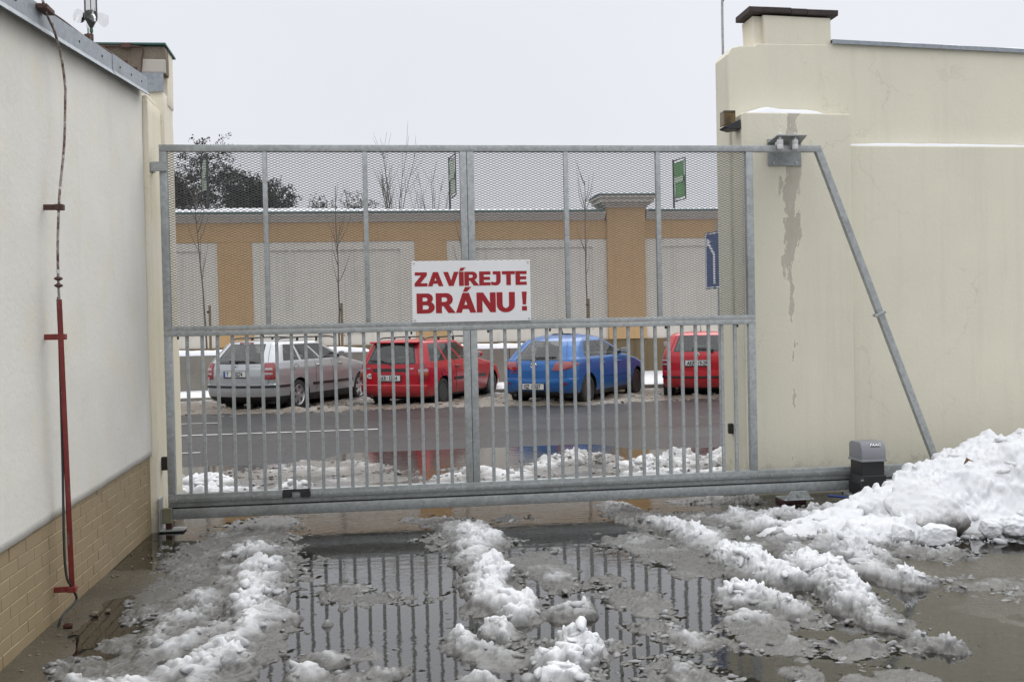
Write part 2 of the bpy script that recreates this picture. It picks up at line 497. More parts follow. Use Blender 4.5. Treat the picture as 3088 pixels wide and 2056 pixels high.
def snow(name, attr=True, clean=(.70, .71, .725), wet=(.12, .117, .109), dirty=(.145, .123, .098)):
    t = NT(name); p = t.pos()
    n = t.noise(26, 5, .65, vec=p); n2 = t.noise(140, 3, .6, vec=p); n3 = t.noise(5, 5, .65, vec=p)
    c = clean
    if attr:
        c = t.mix(t.attr('wet'), c, wet)
        d = t.math('ADD', t.attr('dirt'), t.math('MULTIPLY', t.math('SUBTRACT', n3, .5), .5))
        dm = t.math('MULTIPLY', t.rng(t.math('ADD', d, t.math('MULTIPLY', t.math('SUBTRACT', n, .5), .9)), .25, .95), 1.0)
        c = t.mix(dm, c, dirty)
        sp = t.noise(60, 2, .5, vec=p)
        c = t.mix(t.math('MULTIPLY', t.rng(sp, .73, .76), .6), c, (.12, .10, .08))
        t.set('Roughness', t.rng(t.attr('wet'), 0, 1, .62, .30))
    else:
        t.set('Roughness', .65)
    t.set('Base Color', c)
    t.set('Subsurface Weight', .35); t.set('Subsurface Radius', (.02, .022, .025)); t.set('Subsurface Scale', 1.0)
    t.set('Specular IOR Level', .4)
    n5 = t.noise(75, 4, .7, vec=p)
    t.bump(t.math('ADD', n, t.math('ADD', t.math('MULTIPLY', n2, .6), t.math('MULTIPLY', n5, .9))), .6, .006)
    return t.m
M['slush'] = snow('slush')
M['snow'] = snow('snow', False, (.80, .81, .84))

def paint(name, col, metallic=0., flake=0.):
    t = NT(name)
    n = t.noise(3.0, 5, .6); p = t.pos(); z = t.sep(p)[2]
    grime = t.noise(7, 6, .7)
    g = t.math('MULTIPLY', t.rng(t.math('ADD', t.math('MULTIPLY', grime, .5), t.rng(z, .2, .65, .5, 0.)), .40, .9), .38)  # road salt film thrown up by the wheels
    c = t.mix(g, col, (.16, .145, .13))
    t.set('Base Color', c); t.set('Metallic', metallic)
    t.set('Roughness', t.rng(g, 0, .5, .28, .55)); t.set('Coat Weight', .35); t.set('Specular IOR Level', .35); t.set('Coat Roughness', t.rng(grime, .3, .7, .04, .14))
    return t.m
M['paint_silver'] = paint('silver_paint', (.42, .435, .445), .5)
M['paint_red'] = paint('red_paint', (.40, .004, .014))
M['paint_red2'] = paint('red_paint_fresh', (.41, .004, .014))
M['paint_blue'] = paint('blue_paint', (.010, .105, .33), .1)

def glass(name, tint, rough=.02, ior=1.45, film=.07):
    t = NT(name)
    gl = t.n.new('ShaderNodeBsdfGlossy'); gl.inputs['Roughness'].default_value = rough
    tr = t.n.new('ShaderNodeBsdfTransparent'); tr.inputs['Color'].default_value = (*tint, 1)
    df = t.n.new('ShaderNodeBsdfDiffuse'); df.inputs['Color'].default_value = (.30, .31, .30, 1)     # a thin film of road dirt, made heavier to paint in pale sky reflection
    m0 = t.n.new('ShaderNodeMixShader'); m0.inputs[0].default_value = film
    t.l.new(tr.outputs[0], m0.inputs[1]); t.l.new(df.outputs[0], m0.inputs[2])
    fr = t.n.new('ShaderNodeFresnel'); fr.inputs['IOR'].default_value = ior
    mx = t.n.new('ShaderNodeMixShader')
    t.l.new(fr.outputs[0], mx.inputs[0]); t.l.new(m0.outputs[0], mx.inputs[1]); t.l.new(gl.outputs[0], mx.inputs[2])
    t.l.new(mx.outputs[0], t.out.inputs[0])
    return t.m
M['glass'] = glass('car_glass', (.84, .89, .87), .02, 1.6, .11)
M['pet'] = glass('clear_bottle_plastic', (.90, .90, .89), .15, 1.35, .10)
M['ambercover'] = glass('smoked_amber', (.42, .33, .12), .1)
M['redlens'] = simple('red_lens', (.24, .005, .010), .12, 0, .1, 20, coat=1)
M['clearlens'] = simple('clear_lens', (.40, .31, .31), .12, 0, .1, 20, coat=1)
M['orangelens'] = simple('orange_lens', (.34, .045, .01), .15, 0, .1, 20, coat=1)
M['greencap'] = simple('green_cap', (.02, .10, .05), .4, 0, .1, 20)
M['muck'] = simple('bottle_muck', (.06, .055, .05), .9, 0, .4, 25)

# ------------------------------------------------------------------ ground, yard, road, water
def sheet(name, x0, x1, y0, y1, step, zf, mat):
    nx = int((x1-x0)/step)+1; ny = int((y1-y0)/step)+1
    X, Y = np.meshgrid(np.linspace(x0, x1, nx), np.linspace(y0, y1, ny))
    Z = zf(X, Y)
    V = np.stack([X.ravel(), Y.ravel(), Z.ravel()], 1)
    i = (np.arange(ny-1)[:, None]*nx+np.arange(nx-1)[None]).ravel()
    F = np.stack([i, i+1, i+nx+1, i+nx], 1)
    o = link(name, np_mesh(name, V, F), mat, None, 180)
    return tag(o, kind='structure')

g = MB().box(-500, 500, -300, 900, -1.5, -.45)
tag(g.build('ground', simple('far_ground', (.30, .30, .30), .9)), kind='structure')

def yard_z(X, Y):
    z = -.013+.020*fbm(X, Y, 1.3, 5, 4)
    z += .022*np.clip((-1.42-X+.5*fbm(X, Y, .6, 91, 3))/.35, 0, 1)*np.clip((8.2-Y)/1.2, 0, 1)
    z += .0115*np.clip((X-2.0)/1.4, 0, 1)*np.clip((7.6-Y)/1.2, 0, 1)
    z += .003*fbm(X, Y, .12, 15, 3)
    return z
sheet('yard_paving', -2.6, 9.0, 1.0, 11.2, .06, yard_z, M['yard'])
def road_z(X, Y):
    t = np.clip((Y-11.2)/4.5, 0, 1)
    pool = .026*np.exp(-((Y-13.5)/.75)**2)*np.clip((X+.9)/.5, 0, 1)*np.clip((3.4-X)/.6, 0, 1)
    return -pool-.026+.10*t*t*(3-2*t)*.75+.004*fbm(X, Y, 3.0, 33, 2)-.02*np.clip((Y-20)/4, 0, 1)
sheet('road', -40, 45, 11.2, 24.1, .12, road_z, M['asphalt'])
sheet('puddle_water', -9, 9.5, .9, 15.2, .5, lambda X, Y: X*0, M['water'])

# road markings, laid on the road
def marking(x0, x1, y, w=.12):
    n = 30
    xs = np.linspace(x0, x1, n)
    V = []; F = []
    for i, x in enumerate(xs):
        for s in (-1, 1):
            yy = y+s*w/2*(1+.25*RNG.uniform(-1, 1))
            V.append((x, yy, float(road_z(np.array([x]), np.array([yy]))[0])+.006))
    for i in range(n-1):
        F.append((2*i, 2*i+2, 2*i+3, 2*i+1))
    o = link('road_marking', np_mesh('road_marking', V, F), M['roadwhite'])
    tag(o, kind='structure')
marking(-14, -2.75, 18.35, .08); marking(-3.4, -.05, 16.33, .11); marking(-9, -2.42, 14.2, .07)

# pavement on the far side with a kerb of stones
pv = MB().box(-60, 70, 24.05, 29.4, -.4, .12)
pavement = tag(pv.build('pavement', M['concrete']), kind='structure')
kme = [MB().box(-.495, .495, -.08, .08, -.2, .135).mesh('kerb', .012) for _ in range(1)]
for i in range(26):
    k = link('kerb_stone', kme[0], M['concrete'], pavement)
    k.location = (-9+i*1.0, 23.99, RNG.uniform(-.006, .006))

# ------------------------------------------------------------------ left wall
XL = -1.93
def ltop(y): return 3.37+.089*(y-5.7)
lw = empty('boundary_wall', (XL, 5, 0))
tag(lw, 'long white plastered wall on tan painted brick base, left of gate', 'wall')
def child(o, parent):
    o.parent = parent
    o.matrix_parent_inverse = Matrix.Translation(-Vector(parent.location)) if parent.rotation_euler.z == 0 else parent.matrix_world.inverted()
    return o
# plaster face, gently uneven, its lower edge ragged
ys = np.linspace(-3, 8.86, 240)
V = []; F = []
nz = 60
for i, y in enumerate(ys):
    zb = .598+.016*(y-5.4)+.006*float(fbm(np.array([y]), np.array([.3]), .25, 4, 3)[0])*2
    zt = ltop(y)+.03
    for k in range(nz+1):
        z = zb+(zt-zb)*k/nz
        dx = .010*float(mnoise.noise((0, y*.9, z*.9)))+.004*float(mnoise.noise((3, y*3.1, z*3.1)))
        V.append((XL+.022+dx, y, z))
    V.append((XL+.003, y, zb-.004))
st = nz+2
for i in range(len(ys)-1):
    for k in range(nz):
        F.append((i*st+k, (i+1)*st+k, (i+1)*st+k+1, i*st+k+1))
    F.append((i*st+nz+1, (i+1)*st+nz+1, (i+1)*st, i*st))
child(link('plaster_face', np_mesh('plaster_face', V, F), M['plaster_l'], None, 180), lw)
child(MB().prism([(-3, -.5), (8.87, -.5), (8.87, ltop(8.87)+.02), (-3, ltop(-3)+.02)], XL-.5, XL+.0058, 'x').build('wall_core', M['brick']), lw)
# painted bricks of the base
bm_var = []
for k in range(5):
    b = MB().box(-.010, .0125+.0004*k, -.1240, .1240, -.0338, .0338)
    bm_var.append(b.mesh('brick', .0025, 1))
bh = MB().box(-.010, .015, -.058, .058, -.0325, .0325).mesh('brick', .005, 1)
base = empty('brick_base', (0, 0, 0)); child(base, lw)
base.matrix_parent_inverse = Matrix.Translation(-Vector(lw.location))
nb = 0
for c in range(9):
    z = .036+c*.0735
    y = 3.9+(.0 if c % 2 else -.128)
    while y < 8.86:
        if y+.128 > 8.87:
            break
        o = link('brick', bm_var[RNG.randrange(5)], M['brick'], base)
        o.location = (XL-.004+RNG.uniform(-.0015, .0015), y+RNG.uniform(-.002, .002), z+RNG.uniform(-.0015, .0015)+.004*(y-5.4)*0)
        o.rotation_euler = (RNG.uniform(-.006, .006), 0, RNG.uniform(-.008, .008))
        y += .256; nb += 1
    if 8.86-(y-.128) > .10:
        o = link('brick', bh, M['brick'], base); o.location = (XL-.004, y-.128+.062, z)
# sheet-metal verge in overlapping lengths
ycuts = [-3.0, -.5, 2.0, 4.2, 6.05, 7.75, 8.82]
for i in range(len(ycuts)-1):
    a, b = ycuts[i]-(.05 if i else 0), ycuts[i+1]
    o = .004*(i % 2)
    m = MB()
    prof = [(-.56, .10), (.075+o, .135+o), (.075+o, .022), (.095+o, -.012), (.089+o, -.014), (.067+o, .018), (.067+o, .128), (-.56, .092)]
    vs = [(XL+px, yy, ltop(yy)+pz) for yy in (a, b) for px, pz in prof]
    n = len(prof)
    fs = [tuple(range(n)), tuple(range(2*n-1, n-1, -1))]+[(k, k+n, (k+1) % n+n, (k+1) % n) for k in range(n)]
    m.add(vs, fs)
    f = child(m.build('metal_verge', M['zinc']), lw)
    for k in range(3):
        yy = a+(b-a)*(k+.6)/3.2
        rv = MB().lathe([(.008, 0), (.008, .004), (.003, .006)], Matrix.Translation((XL+.0755+o, yy, ltop(yy)+.075)) @ Matrix.Rotation(PI/2, 4, 'Y'), 8)
        r_ = rv.build('rivet', M['darkmetal']); r_.parent = f

# ------------------------------------------------------------------ left gate pillar
lp = empty('gate_pillar', (-2.2, 9.3, 0))
tag(lp, 'cream plastered pillar left of gate with old stone block under sheet cap', 'pillar')
def lumpy_box(x0, x1, y0, y1, z0, z1, amp=.006, cuts=10, zc=40):
    bm = bmesh.new()
    bmesh.ops.create_cube(bm, size=1.0)
    for v in bm.verts:
        v.co = ((x0+x1)/2+v.co.x*(x1-x0), (y0+y1)/2+v.co.y*(y1-y0), (z0+z1)/2+v.co.z*(z1-z0))
    bevel_bm(bm, .013, 2)
    for ax, n in ((2, zc), (0, cuts), (1, cuts)):
        lo = (x0, y0, z0)[ax]; hi = (x1, y1, z1)[ax]
        for k in range(1, n):
            co = [0, 0, 0]; co[ax] = lo+(hi-lo)*k/n; no = [0, 0, 0]; no[ax] = 1
            bmesh.ops.bisect_plane(bm, geom=bm.verts[:]+bm.edges[:]+bm.faces[:], plane_co=co, plane_no=no)
    for v in bm.verts:
        c = v.co
        v.co += Vector((mnoise.noise(c*3.0), mnoise.noise(c*3.0+Vector((5, 1, 2))), 0))*amp+Vector((mnoise.noise(c*11), mnoise.noise(c*11+Vector((9, 3, 1))), mnoise.noise(c*9)))*amp*.4
    me = bpy.data.meshes.new('lumpy'); bm.to_mesh(me); bm.free()
    return me
child(link('front_shaft', lumpy_box(-2.5, -1.862, 8.87, 9.40, -.3, 3.62, .006, 6, 40), M['plaster_p'], None, 40), lp)
child(link('rear_shaft', lumpy_box(-2.6, -1.832, 9.385, 9.78, -.3, 3.79, .005, 6, 40), M['plaster_p'], None, 40), lp)
child(link('upper_shaft', lumpy_box(-2.62, -1.822, 9.52, 9.78, 3.7, 4.20, .003, 4, 6), M['plaster_p'], None, 40), lp)
child(link('stone_block', lumpy_box(-2.62, -1.816, 9.385, 9.55, 3.948, 4.195, .008, 14, 10), M['stone'], None, 50), lp)
child(link('plaster_patch', lumpy_box(-2.02, -1.8135, 9.380, 9.42, 3.952, 4.08, .006, 6, 6), M['cornice'], None, 50), lp)
child(MB().prism([(-2.02, 3.955), (-1.828, 3.955), (-1.828, 3.79), (-1.99, 3.785), (-2.02, 3.83)], 9.36, 9.374, 'y').build('sheet_apron', M['zinc'], bevel=.002), lp)
child(MB().add([(-2.75, 9.34, 4.205), (-1.80, 9.35, 4.215), (-1.805, 9.84, 4.205), (-2.75, 9.86, 4.200), (-2.75, 9.34, 4.19), (-1.80, 9.35, 4.20), (-1.805, 9.84, 4.19), (-2.75, 9.86, 4.185)],
      [(0,1,2,3),(7,6,5,4),(0,4,5,1),(1,5,6,2),(2,6,7,3),(3,7,4,0)]).build('sheet_cap', M['green_sheet']), lp)
child(link('mortar_top', lumpy_box(-2.1, -1.87, 8.885, 9.30, 3.60, 3.66, .02, 8, 3), M['plaster_p'], None, 60), lp)

# ------------------------------------------------------------------ right wall
rw = empty('gatepost_wall', (4.5, 9.6, 0))
tag(rw, 'tall cream plastered wall right of gate with stepped top and peeling pilaster', 'wall')
def wall_prism(name, poly, y0, y1, mat, bev=.012):
    return child(MB().prism(poly, y0, y1).build(name, mat, bevel=bev, seg=2), rw)
wall_prism('upper_wall', [(3.418, -.4), (3.418, 4.25), (3.455, 4.315), (3.54, 4.335), (3.70, 4.34), (3.71, 4.36), (4.48, 4.36), (4.49, 4.39), (14, 4.08), (14, -.4)], 9.62, 10.0, M['plaster_r'])
wall_prism('pilaster', [(3.445, -.4), (3.445, 3.625), (3.475, 3.64), (4.535, 3.63), (4.538, -.4)], 9.36, 9.66, M['plaster_r'])
wall_prism('lower_wall', [(4.50, -.4), (4.50, 3.345), (14, 3.30), (14, -.4)], 9.455, 9.66, M['plaster_r'])
wall_prism('chimney_stub', [(3.80, 4.30), (3.78, 4.64), (4.475, 4.62), (4.478, 4.30)], 9.625, 9.99, M['plaster_r'], .008)
wall_prism('stub_reveal', [(3.715, 4.32), (3.695, 4.645), (3.80, 4.64), (3.81, 4.35), (3.79, 4.33)], 9.68, 9.98, M['plaster_p'], .008)
cbm = [MB().box(-.5, .5, -.19, .19, -.027, .027).mesh('cap_brick', .005) for _ in range(1)]
for i, (a, b, z) in enumerate([(3.63, 3.77, 4.682), (3.775, 4.06, 4.680), (4.065, 4.22, 4.673), (4.225, 4.54, 4.666)]):
    c_ = link('cap_brick', cbm[0], M['capbrick']); c_.location = ((a+b)/2, 9.78, z); c_.scale = (b-a, 1.0, 1); c_.rotation_euler = (RNG.uniform(-.02, .02), .02, RNG.uniform(-.02, .02))
    child(c_, rw)
m = MB()
for a, b in ((4.47, 7.4), (7.38, 10.3), (10.28, 14)):
    za, zb = 4.39-.0326*(a-4.49), 4.39-.0326*(b-4.49)
    mm = MB().add([(a, 9.58, za+.01), (b, 9.58, zb+.01), (b, 10.05, zb+.05), (a, 10.05, za+.05), (a, 9.58, za-.03), (b, 9.58, zb-.03), (b, 9.588, zb-.03), (a, 9.588, za-.03), (b, 9.588, zb+.004), (a, 9.588, za+.004), (b, 10.05, zb+.044), (a, 10.05, za+.044)],
        [(0,1,2,3),(0,4,5,1),(4,7,6,5),(7,9,8,6),(9,11,10,8),(3,2,10,11),(0,3,11,9,7,4),(1,5,6,8,10,2)])
    child(mm.build('metal_coping', M['zinc']), rw)

# snow lying on ledges and wall tops
def snow_strip(name, label, x0, x1, yc, hw, z, hfun, slope=0.0, mat='snow', nx=60, ny=10, group=None, seed=1):
    V = []; F = []
    for i in range(nx+1):
        t = i/nx; x = x0+(x1-x0)*t; h = hfun(t)
        for k in range(ny+1):
            u = -1+2*k/ny
            ed = max(0, 1-abs(u)**3.0)
            V.append((x, yc+u*hw*(.92+.1*mnoise.noise((x*5, u, seed))), z+slope*(x-x0)+max(.0, h*ed**.6*(1+.15*mnoise.noise((x*6, u*1.3, seed+4.5))))))
    base_n = len(V)
    for i in range(nx):
        for k in range(ny):
            a = i*(ny+1)+k
            F.append((a, a+ny+1, a+ny+2, a+1))
    o = link(name, np_mesh(name, V, F), M[mat], None, 180)
    # underside so that it is a closed lump
    return tag(o, label, 'snow', group)
def hp(pts):
    xs, hs = zip(*pts)
    return lambda t: float(np.interp(t, xs, hs))
snow_strip('ledge_snow', 'white snow lump on the ledge above the gate roller bracket', 3.49, 4.37, 9.49, .125, 3.628, hp([(0, 0), (.06, .035), (.15, .06), (.28, .088), (.45, .075), (.55, .066), (.72, .06), (.8, .05), (.88, .035), (1, 0)]), -.010, seed=1)
snow_strip('ledge_snow', 'thin white snow line along lower wall top right of pilaster', 4.55, 8.5, 9.545, .07, 3.338, hp([(0, .03), (.1, .045), (.3, .04), (.5, .03), (.58, .05), (.7, .02), (1, .03)]), -.0047, nx=120, seed=2)
snow_strip('ledge_snow', 'small thin snow dusting on the dark brick cap', 3.80, 4.25, 9.78, .17, 4.703, hp([(0, 0), (.3, .025), (.6, .02), (1, 0)]), -.03, seed=3)
snow_strip('ledge_snow', 'thin snow along the sloping metal coping at upper right', 4.75, 9, 9.80, .20, 4.40, hp([(0, 0), (.1, .02), (.5, .025), (1, .02)]), -.0326, nx=80, seed=5)

# ------------------------------------------------------------------ lightning conductor on the left wall
lc = empty('lightning_conductor', (-1.82, 6.2, 0))
tag(lc, 'painted down wire with red angle iron guard fixed to the left wall', 'conductor')
XW = -1.82
wpts = [(-1.80, 5.98, 3.53), (XW, 6.12, 3.49), (XW, 6.25, 3.43), (XW, 6.37, 3.30), (XW, 6.42, 3.16), (XW, 6.415, 3.08), (XW, 6.37, 2.81), (XW, 6.265, 2.54), (XW, 6.23, 2.42), (XW, 6.19, 2.21), (XW, 6.18, 2.01), (XW, 6.19, 1.85)]
def smooth_path(p, k=6):
    p = [Vector(q) for q in p]; out = []
    for i in range(len(p)-1):
        a = p[max(i-1, 0)]; b = p[i]; c = p[i+1]; d = p[min(i+2, len(p)-1)]
        for j in range(k):
            t = j/k
            out.append(.5*((2*b)+(-a+c)*t+(2*a-5*b+4*c-d)*t*t+(-a+3*b-3*c+d)*t*t*t))
    out.append(p[-1]); return out
child(MB().tube(smooth_path(wpts), .0075, 8).build('down_wire', M['wire'], smooth=60), lc)
child(MB().tube(smooth_path([(XW-.012, 6.21, 1.9), (XW-.02, 6.23, 1.0), (XW-.02, 6.22, .35), (XW, 6.27, .20), (XW+.005, 6.33, .11), (XW-.03, 6.17, .06), (XW-.06, 6.15, -.05)]), .0075, 8).build('ground_wire', M['darkmetal'], smooth=60), lc)
# angle iron guard
m = MB()
for a, b in (((0, 0), (.030, .004)), ((0, 0), (.004, .030))):
    v = []
    for z, yc, xc in ((1.885, 6.185, XW), (.17, 6.275, XW)):
        x0, y0 = xc-.012, yc-.012
        v += [(x0+a[0], y0+a[1], z), (x0+b[0], y0+a[1], z), (x0+b[0], y0+b[1], z), (x0+a[0], y0+b[1], z)]
    m.add(v, [(3,2,1,0),(4,5,6,7),(0,1,5,4),(1,2,6,5),(2,3,7,6),(3,0,4,7)])
child(m.build('angle_iron', M['redpaint']), lc)
for z, y in ((2.42, 6.235), (1.67, 6.205), (.19, 6.27)):
    mat = M['brownrust'] if z > 2 else M['redpaint']
    m = MB().box(XL+.01, XW-.012, y-.004, y+.004, z-.017, z+.017)
    m.box(XW-.022, XW+.026, y-.022, y+.024, z-.017, z+.017)
    child(m.build('bracket', mat, bevel=.003), lc)
cz = MB()
for z in (2.005, 1.965):
    cz.lathe([(.008, -.012), (.022, -.006), (.026, 0), (.022, .006), (.008, .012)], Matrix.Translation((XW, 6.182, z)), 10)
    cz.box(XW-.008, XW+.008, 6.145, 6.222, z-.006, z+.006)
child(cz.build('wire_clamp', M['brownrust'], bevel=.002), lc)
child(MB().lathe([(.012, -.012), (.012, .012)], Matrix.Translation((XW, 6.183, 2.045)), 10).build('white_sleeve', M['white_plastic'], smooth=40), lc)
child(MB().box(-1.85, -1.79, 6.02, 6.16, 3.50, 3.53).build('top_clamp', M['brownrust'], bevel=.004), lc)
# wire along the verge up to the pillar
pts = [(XL+.03, y, ltop(y)+.165+.006*math.sin(y*5)) for y in np.linspace(5.95, 8.70, 16)]
pts += [(-1.97, 8.95, 3.84), (-2.0, 9.2, 3.88), (-2.01, 9.35, 3.97), (-2.0, 9.35, 4.08), (-1.99, 9.35, 4.15), (-2.05, 9.345, 4.178), (-2.4, 9.345, 4.178), (-2.46, 9.40, 4.20), (-2.462, 9.45, 4.24)]
child(MB().tube(smooth_path(pts, 3), .007, 6).build('ridge_wire', M['brownrust'], smooth=60), lc)
for y in (7.25, 8.3, 8.62):
    child(MB().box(XL+.01, XL+.05, y-.02, y+.02, ltop(y)+.12, ltop(y)+.19).build('wire_holder', M['brownrust'], bevel=.004), lc)
child(MB().box(-2.17, -2.09, 9.325, 9.36, 4.16, 4.205).build('wire_holder', M['brownrust'], bevel=.004), lc)

# bottle windmill on the pillar
bw = empty('bottle_windmill', (-2.46, 9.5, 4.2))
tag(bw, 'upturned clear plastic bottle windmill on rods above the left pillar', 'windmill')
T = Matrix.Translation
bx0, by0 = -2.458, 9.5
child(MB().lathe([(.012, 4.365), (.014, 4.395), (.052, 4.445), (.056, 4.47), (.055, 4.56), (.0555, 4.70), (.054, 4.78), (.03, 4.80)], T((bx0, by0, 0)), 20, False).build('bottle', M['pet'], smooth=40), bw)
child(MB().lathe([(.010, 4.37), (.048, 4.446), (.049, 4.47), (.047, 4.515), (.036, 4.525), (.02, 4.53)], T((bx0, by0, 0)), 16).build('muck_inside', M['muck'], smooth=50), bw)
child(MB().lathe([(.015, 4.335), (.016, 4.362), (.012, 4.368)], T((bx0, by0, 0)), 12).build('bottle_cap', M['greencap'], smooth=40), bw)
child(MB().tube([(bx0+.01, by0, 4.2), (bx0+.003, by0, 4.25), (bx0, by0, 4.34)], .0055, 8).tube([(bx0, by0, 4.36), (bx0, by0, 4.78)], .004, 6).build('spindle', M['darkmetal'], smooth=60), bw)
child(MB().tube([(bx0-.028, by0, 4.2), (bx0-.028, by0, 4.375)], .0055, 8).build('stay_rod', M['darkmetal'], smooth=60), bw)
child(MB().box(bx0-.038, bx0+.014, by0-.02, by0+.02, 4.265, 4.325).build('clamp_block', M['brownrust'], bevel=.004), bw)
for a in (0.15, PI/2+.1, PI+.15, 1.5*PI+.1):
    V = []; F = []
    for i in range(9):
        for k in range(7):
            u = i/8; w = -1+2*k/6
            r = .050+.095*u
            zz = 4.47+w*.062*math.sin(PI*min(1, .2+.62*u))
            off = .045*math.sin(PI*u)+.012*math.sin(7*u+3*w)
            V.append((bx0+math.cos(a)*r-math.sin(a)*off, by0+math.sin(a)*r+math.cos(a)*off, zz-.015*u))
    for i in range(8):
        for k in range(6):
            q = i*7+k; F.append((q, q+7, q+8, q+1))
    child(link('vane', np_mesh('vane', V, F), M['pet'], None, 180), bw)

# curved pipe behind right wall
tag(MB().tube(smooth_path([(3.56, 10.15, 3.2), (3.555, 10.15, 4.75), (3.57, 10.15, 4.95), (3.64, 10.15, 5.10), (3.78, 10.15, 5.16)]), .0125, 10).build('pipe_mast', M['galv'], smooth=60), 'thin grey pipe mast with bent top behind the right wall', 'pipe')
# roof sliver over the right wall is out of reach of this wall; street lamps stay away

# ------------------------------------------------------------------ sliding gate
GY = 8.898            # front face of the frame
gate = empty('sliding_gate', (0.8, GY, 0.1))
tag(gate, 'galvanised sliding gate, expanded metal above and upright bars below', 'gate')
def gbox(name, x0, x1, z0, z1, y0=GY, y1=GY+.06, mat='galv', bev=.004):
    return child(MB().box(x0, x1, y0, y1, z0, z1).build(name, M[mat], bevel=bev, seg=2, smooth=40), gate)
gbox('top_rail', -1.79, 4.03, 3.19, 3.246)
gbox('left_post', -1.79, -1.727, 1.69, 3.1885)
gbox('left_post', -1.79, -1.727, .312, 1.675)
gbox('right_post', 3.315, 3.381, 1.69, 3.1885)
gbox('right_post', 3.315, 3.381, .312, 1.675)
gbox('center_post', .731, .7895, 1.722, 3.1885); gbox('center_post', .793, .852, 1.722, 3.1885)
gbox('center_post', .731, .7895, .312, 1.636); gbox('center_post', .793, .852, .312, 1.636)
gbox('mid_rail', -1.79, 3.381, 1.682, 1.721, GY-.001); gbox('mid_rail', -1.79, 3.381, 1.637, 1.680, GY-.001)
for x0, x1 in ((-.949, -.91), (-.107, -.066), (1.646, 1.687), (2.479, 2.521)):
    gbox('upper_stile', x0, x1, 1.722, 3.1885, GY+.002, GY+.045)
bar_me = MB().box(-.0138, .0138, -.0138, .0138, .312, 1.6365).mesh('bar', .003)
for a, b in ((-1.727, .731), (.852, 3.315)):
    for i in range(19):
        x = a+(b-a)*(i+1)/20
        o = link('upright_bar', bar_me, M['galv']); o.location = (x, GY+.028, 0); o.rotation_euler = (0, RNG.uniform(-.0012, .0012), 0)
        child(o, gate)
gbox('rack_tube', -1.79, 6.6, .200, .3115, GY-.004, GY+.07, 'galv_dirty')
gbox('track_beam', -1.775, 6.6, .100, .188, GY-.012, GY+.078, 'galv_dirty', .008)
gbox('beam_web', -1.77, 6.6, .187, .201, GY+.012, GY+.06, 'black')
# toothed rack bolted to the tube
rk = gbox('rack_strip', -1.785, 4.28, .249, .284, GY-.016, GY-.0045, 'galv_dirty', .002)
V = []; F = []
x = -1.78
while x < 4.27:
    n = len(V)
    for yy in (GY-.016, GY-.005):
        V += [(x, yy, .2488), (x+.0115, yy, .2488), (x+.0085, yy, .2385), (x+.003, yy, .2385)]
    F += [(n, n+1, n+2, n+3), (n+7, n+6, n+5, n+4), (n, n+4, n+5, n+1), (n+1, n+5, n+6, n+2), (n+2, n+6, n+7, n+3), (n+3, n+7, n+4, n)]
    x += .0183
rt = link('rack_teeth', np_mesh('rack_teeth', V, F), M['galv_dirty']); rt['kind'] = 'stuff'; child(rt, gate)
bolt_me = MB().lathe([(.008, 0), (.008, .005), (.0075, .007)], Matrix.Rotation(PI/2, 4, 'X'), 6).mesh('bolt')
for x in (-1.72, -1.08, -.53, -.44, .02, .45, .56, 1.02, 1.48, 1.57, 1.95, 2.4, 2.5, 2.93, 3.38, 3.50, 3.95, 4.2):
    o = link('rack_bolt', bolt_me, M['bolt']); o.location = (x, GY-.016, .268); child(o, gate)
for x in (-1.68, -.98, -.26, .28, .62, .95, 1.5, 2.55, 3.22):
    o = link('clip_bolt', MB().lathe([(.009, 0), (.009, .02), (.006, .024)], Matrix.Rotation(PI, 4, 'X'), 8).mesh('bolt'), M['darkmetal']); o.location = (x, GY+.03, 1.636); child(o, gate)
# limit switch bracket
m = MB().box(-.84, -.615, GY-.03, GY-.0165, .297, .318).box(-.845, -.765, GY-.032, GY-.0165, .252, .298).box(-.695, -.61, GY-.032, GY-.0165, .252, .298)
child(m.build('limit_bracket', M['black'], bevel=.002), gate)
# brace at the right end
def slab(p, q, w, y0, y1):
    p = Vector((p[0], 0, p[1])); q = Vector((q[0], 0, q[1])); d = (q-p).normalized(); nrm = Vector((d.z, 0, -d.x))
    c = [p+nrm*w, q+nrm*w, q-nrm*w, p-nrm*w]
    return MB().prism([(a.x, a.z) for a in c], y0, y1)
child(slab((3.995, 3.24), (5.22, .05), .031, GY+.003, GY+.057).build('brace', M['galv'], bevel=.004, seg=2), gate)
m = slab((4.575, 1.72), (4.585, 1.694), .05, GY-.008, GY+.068)
child(m.build('brace_clamp', M['galv'], bevel=.004), gate)
o = link('clamp_bolt', MB().lathe([(.009, 0), (.009, .03)], Matrix.Rotation(PI/2, 4, 'X'), 6).mesh('bolt'), M['bolt']); o.location = (4.525, GY-.004, 1.69); child(o, gate)
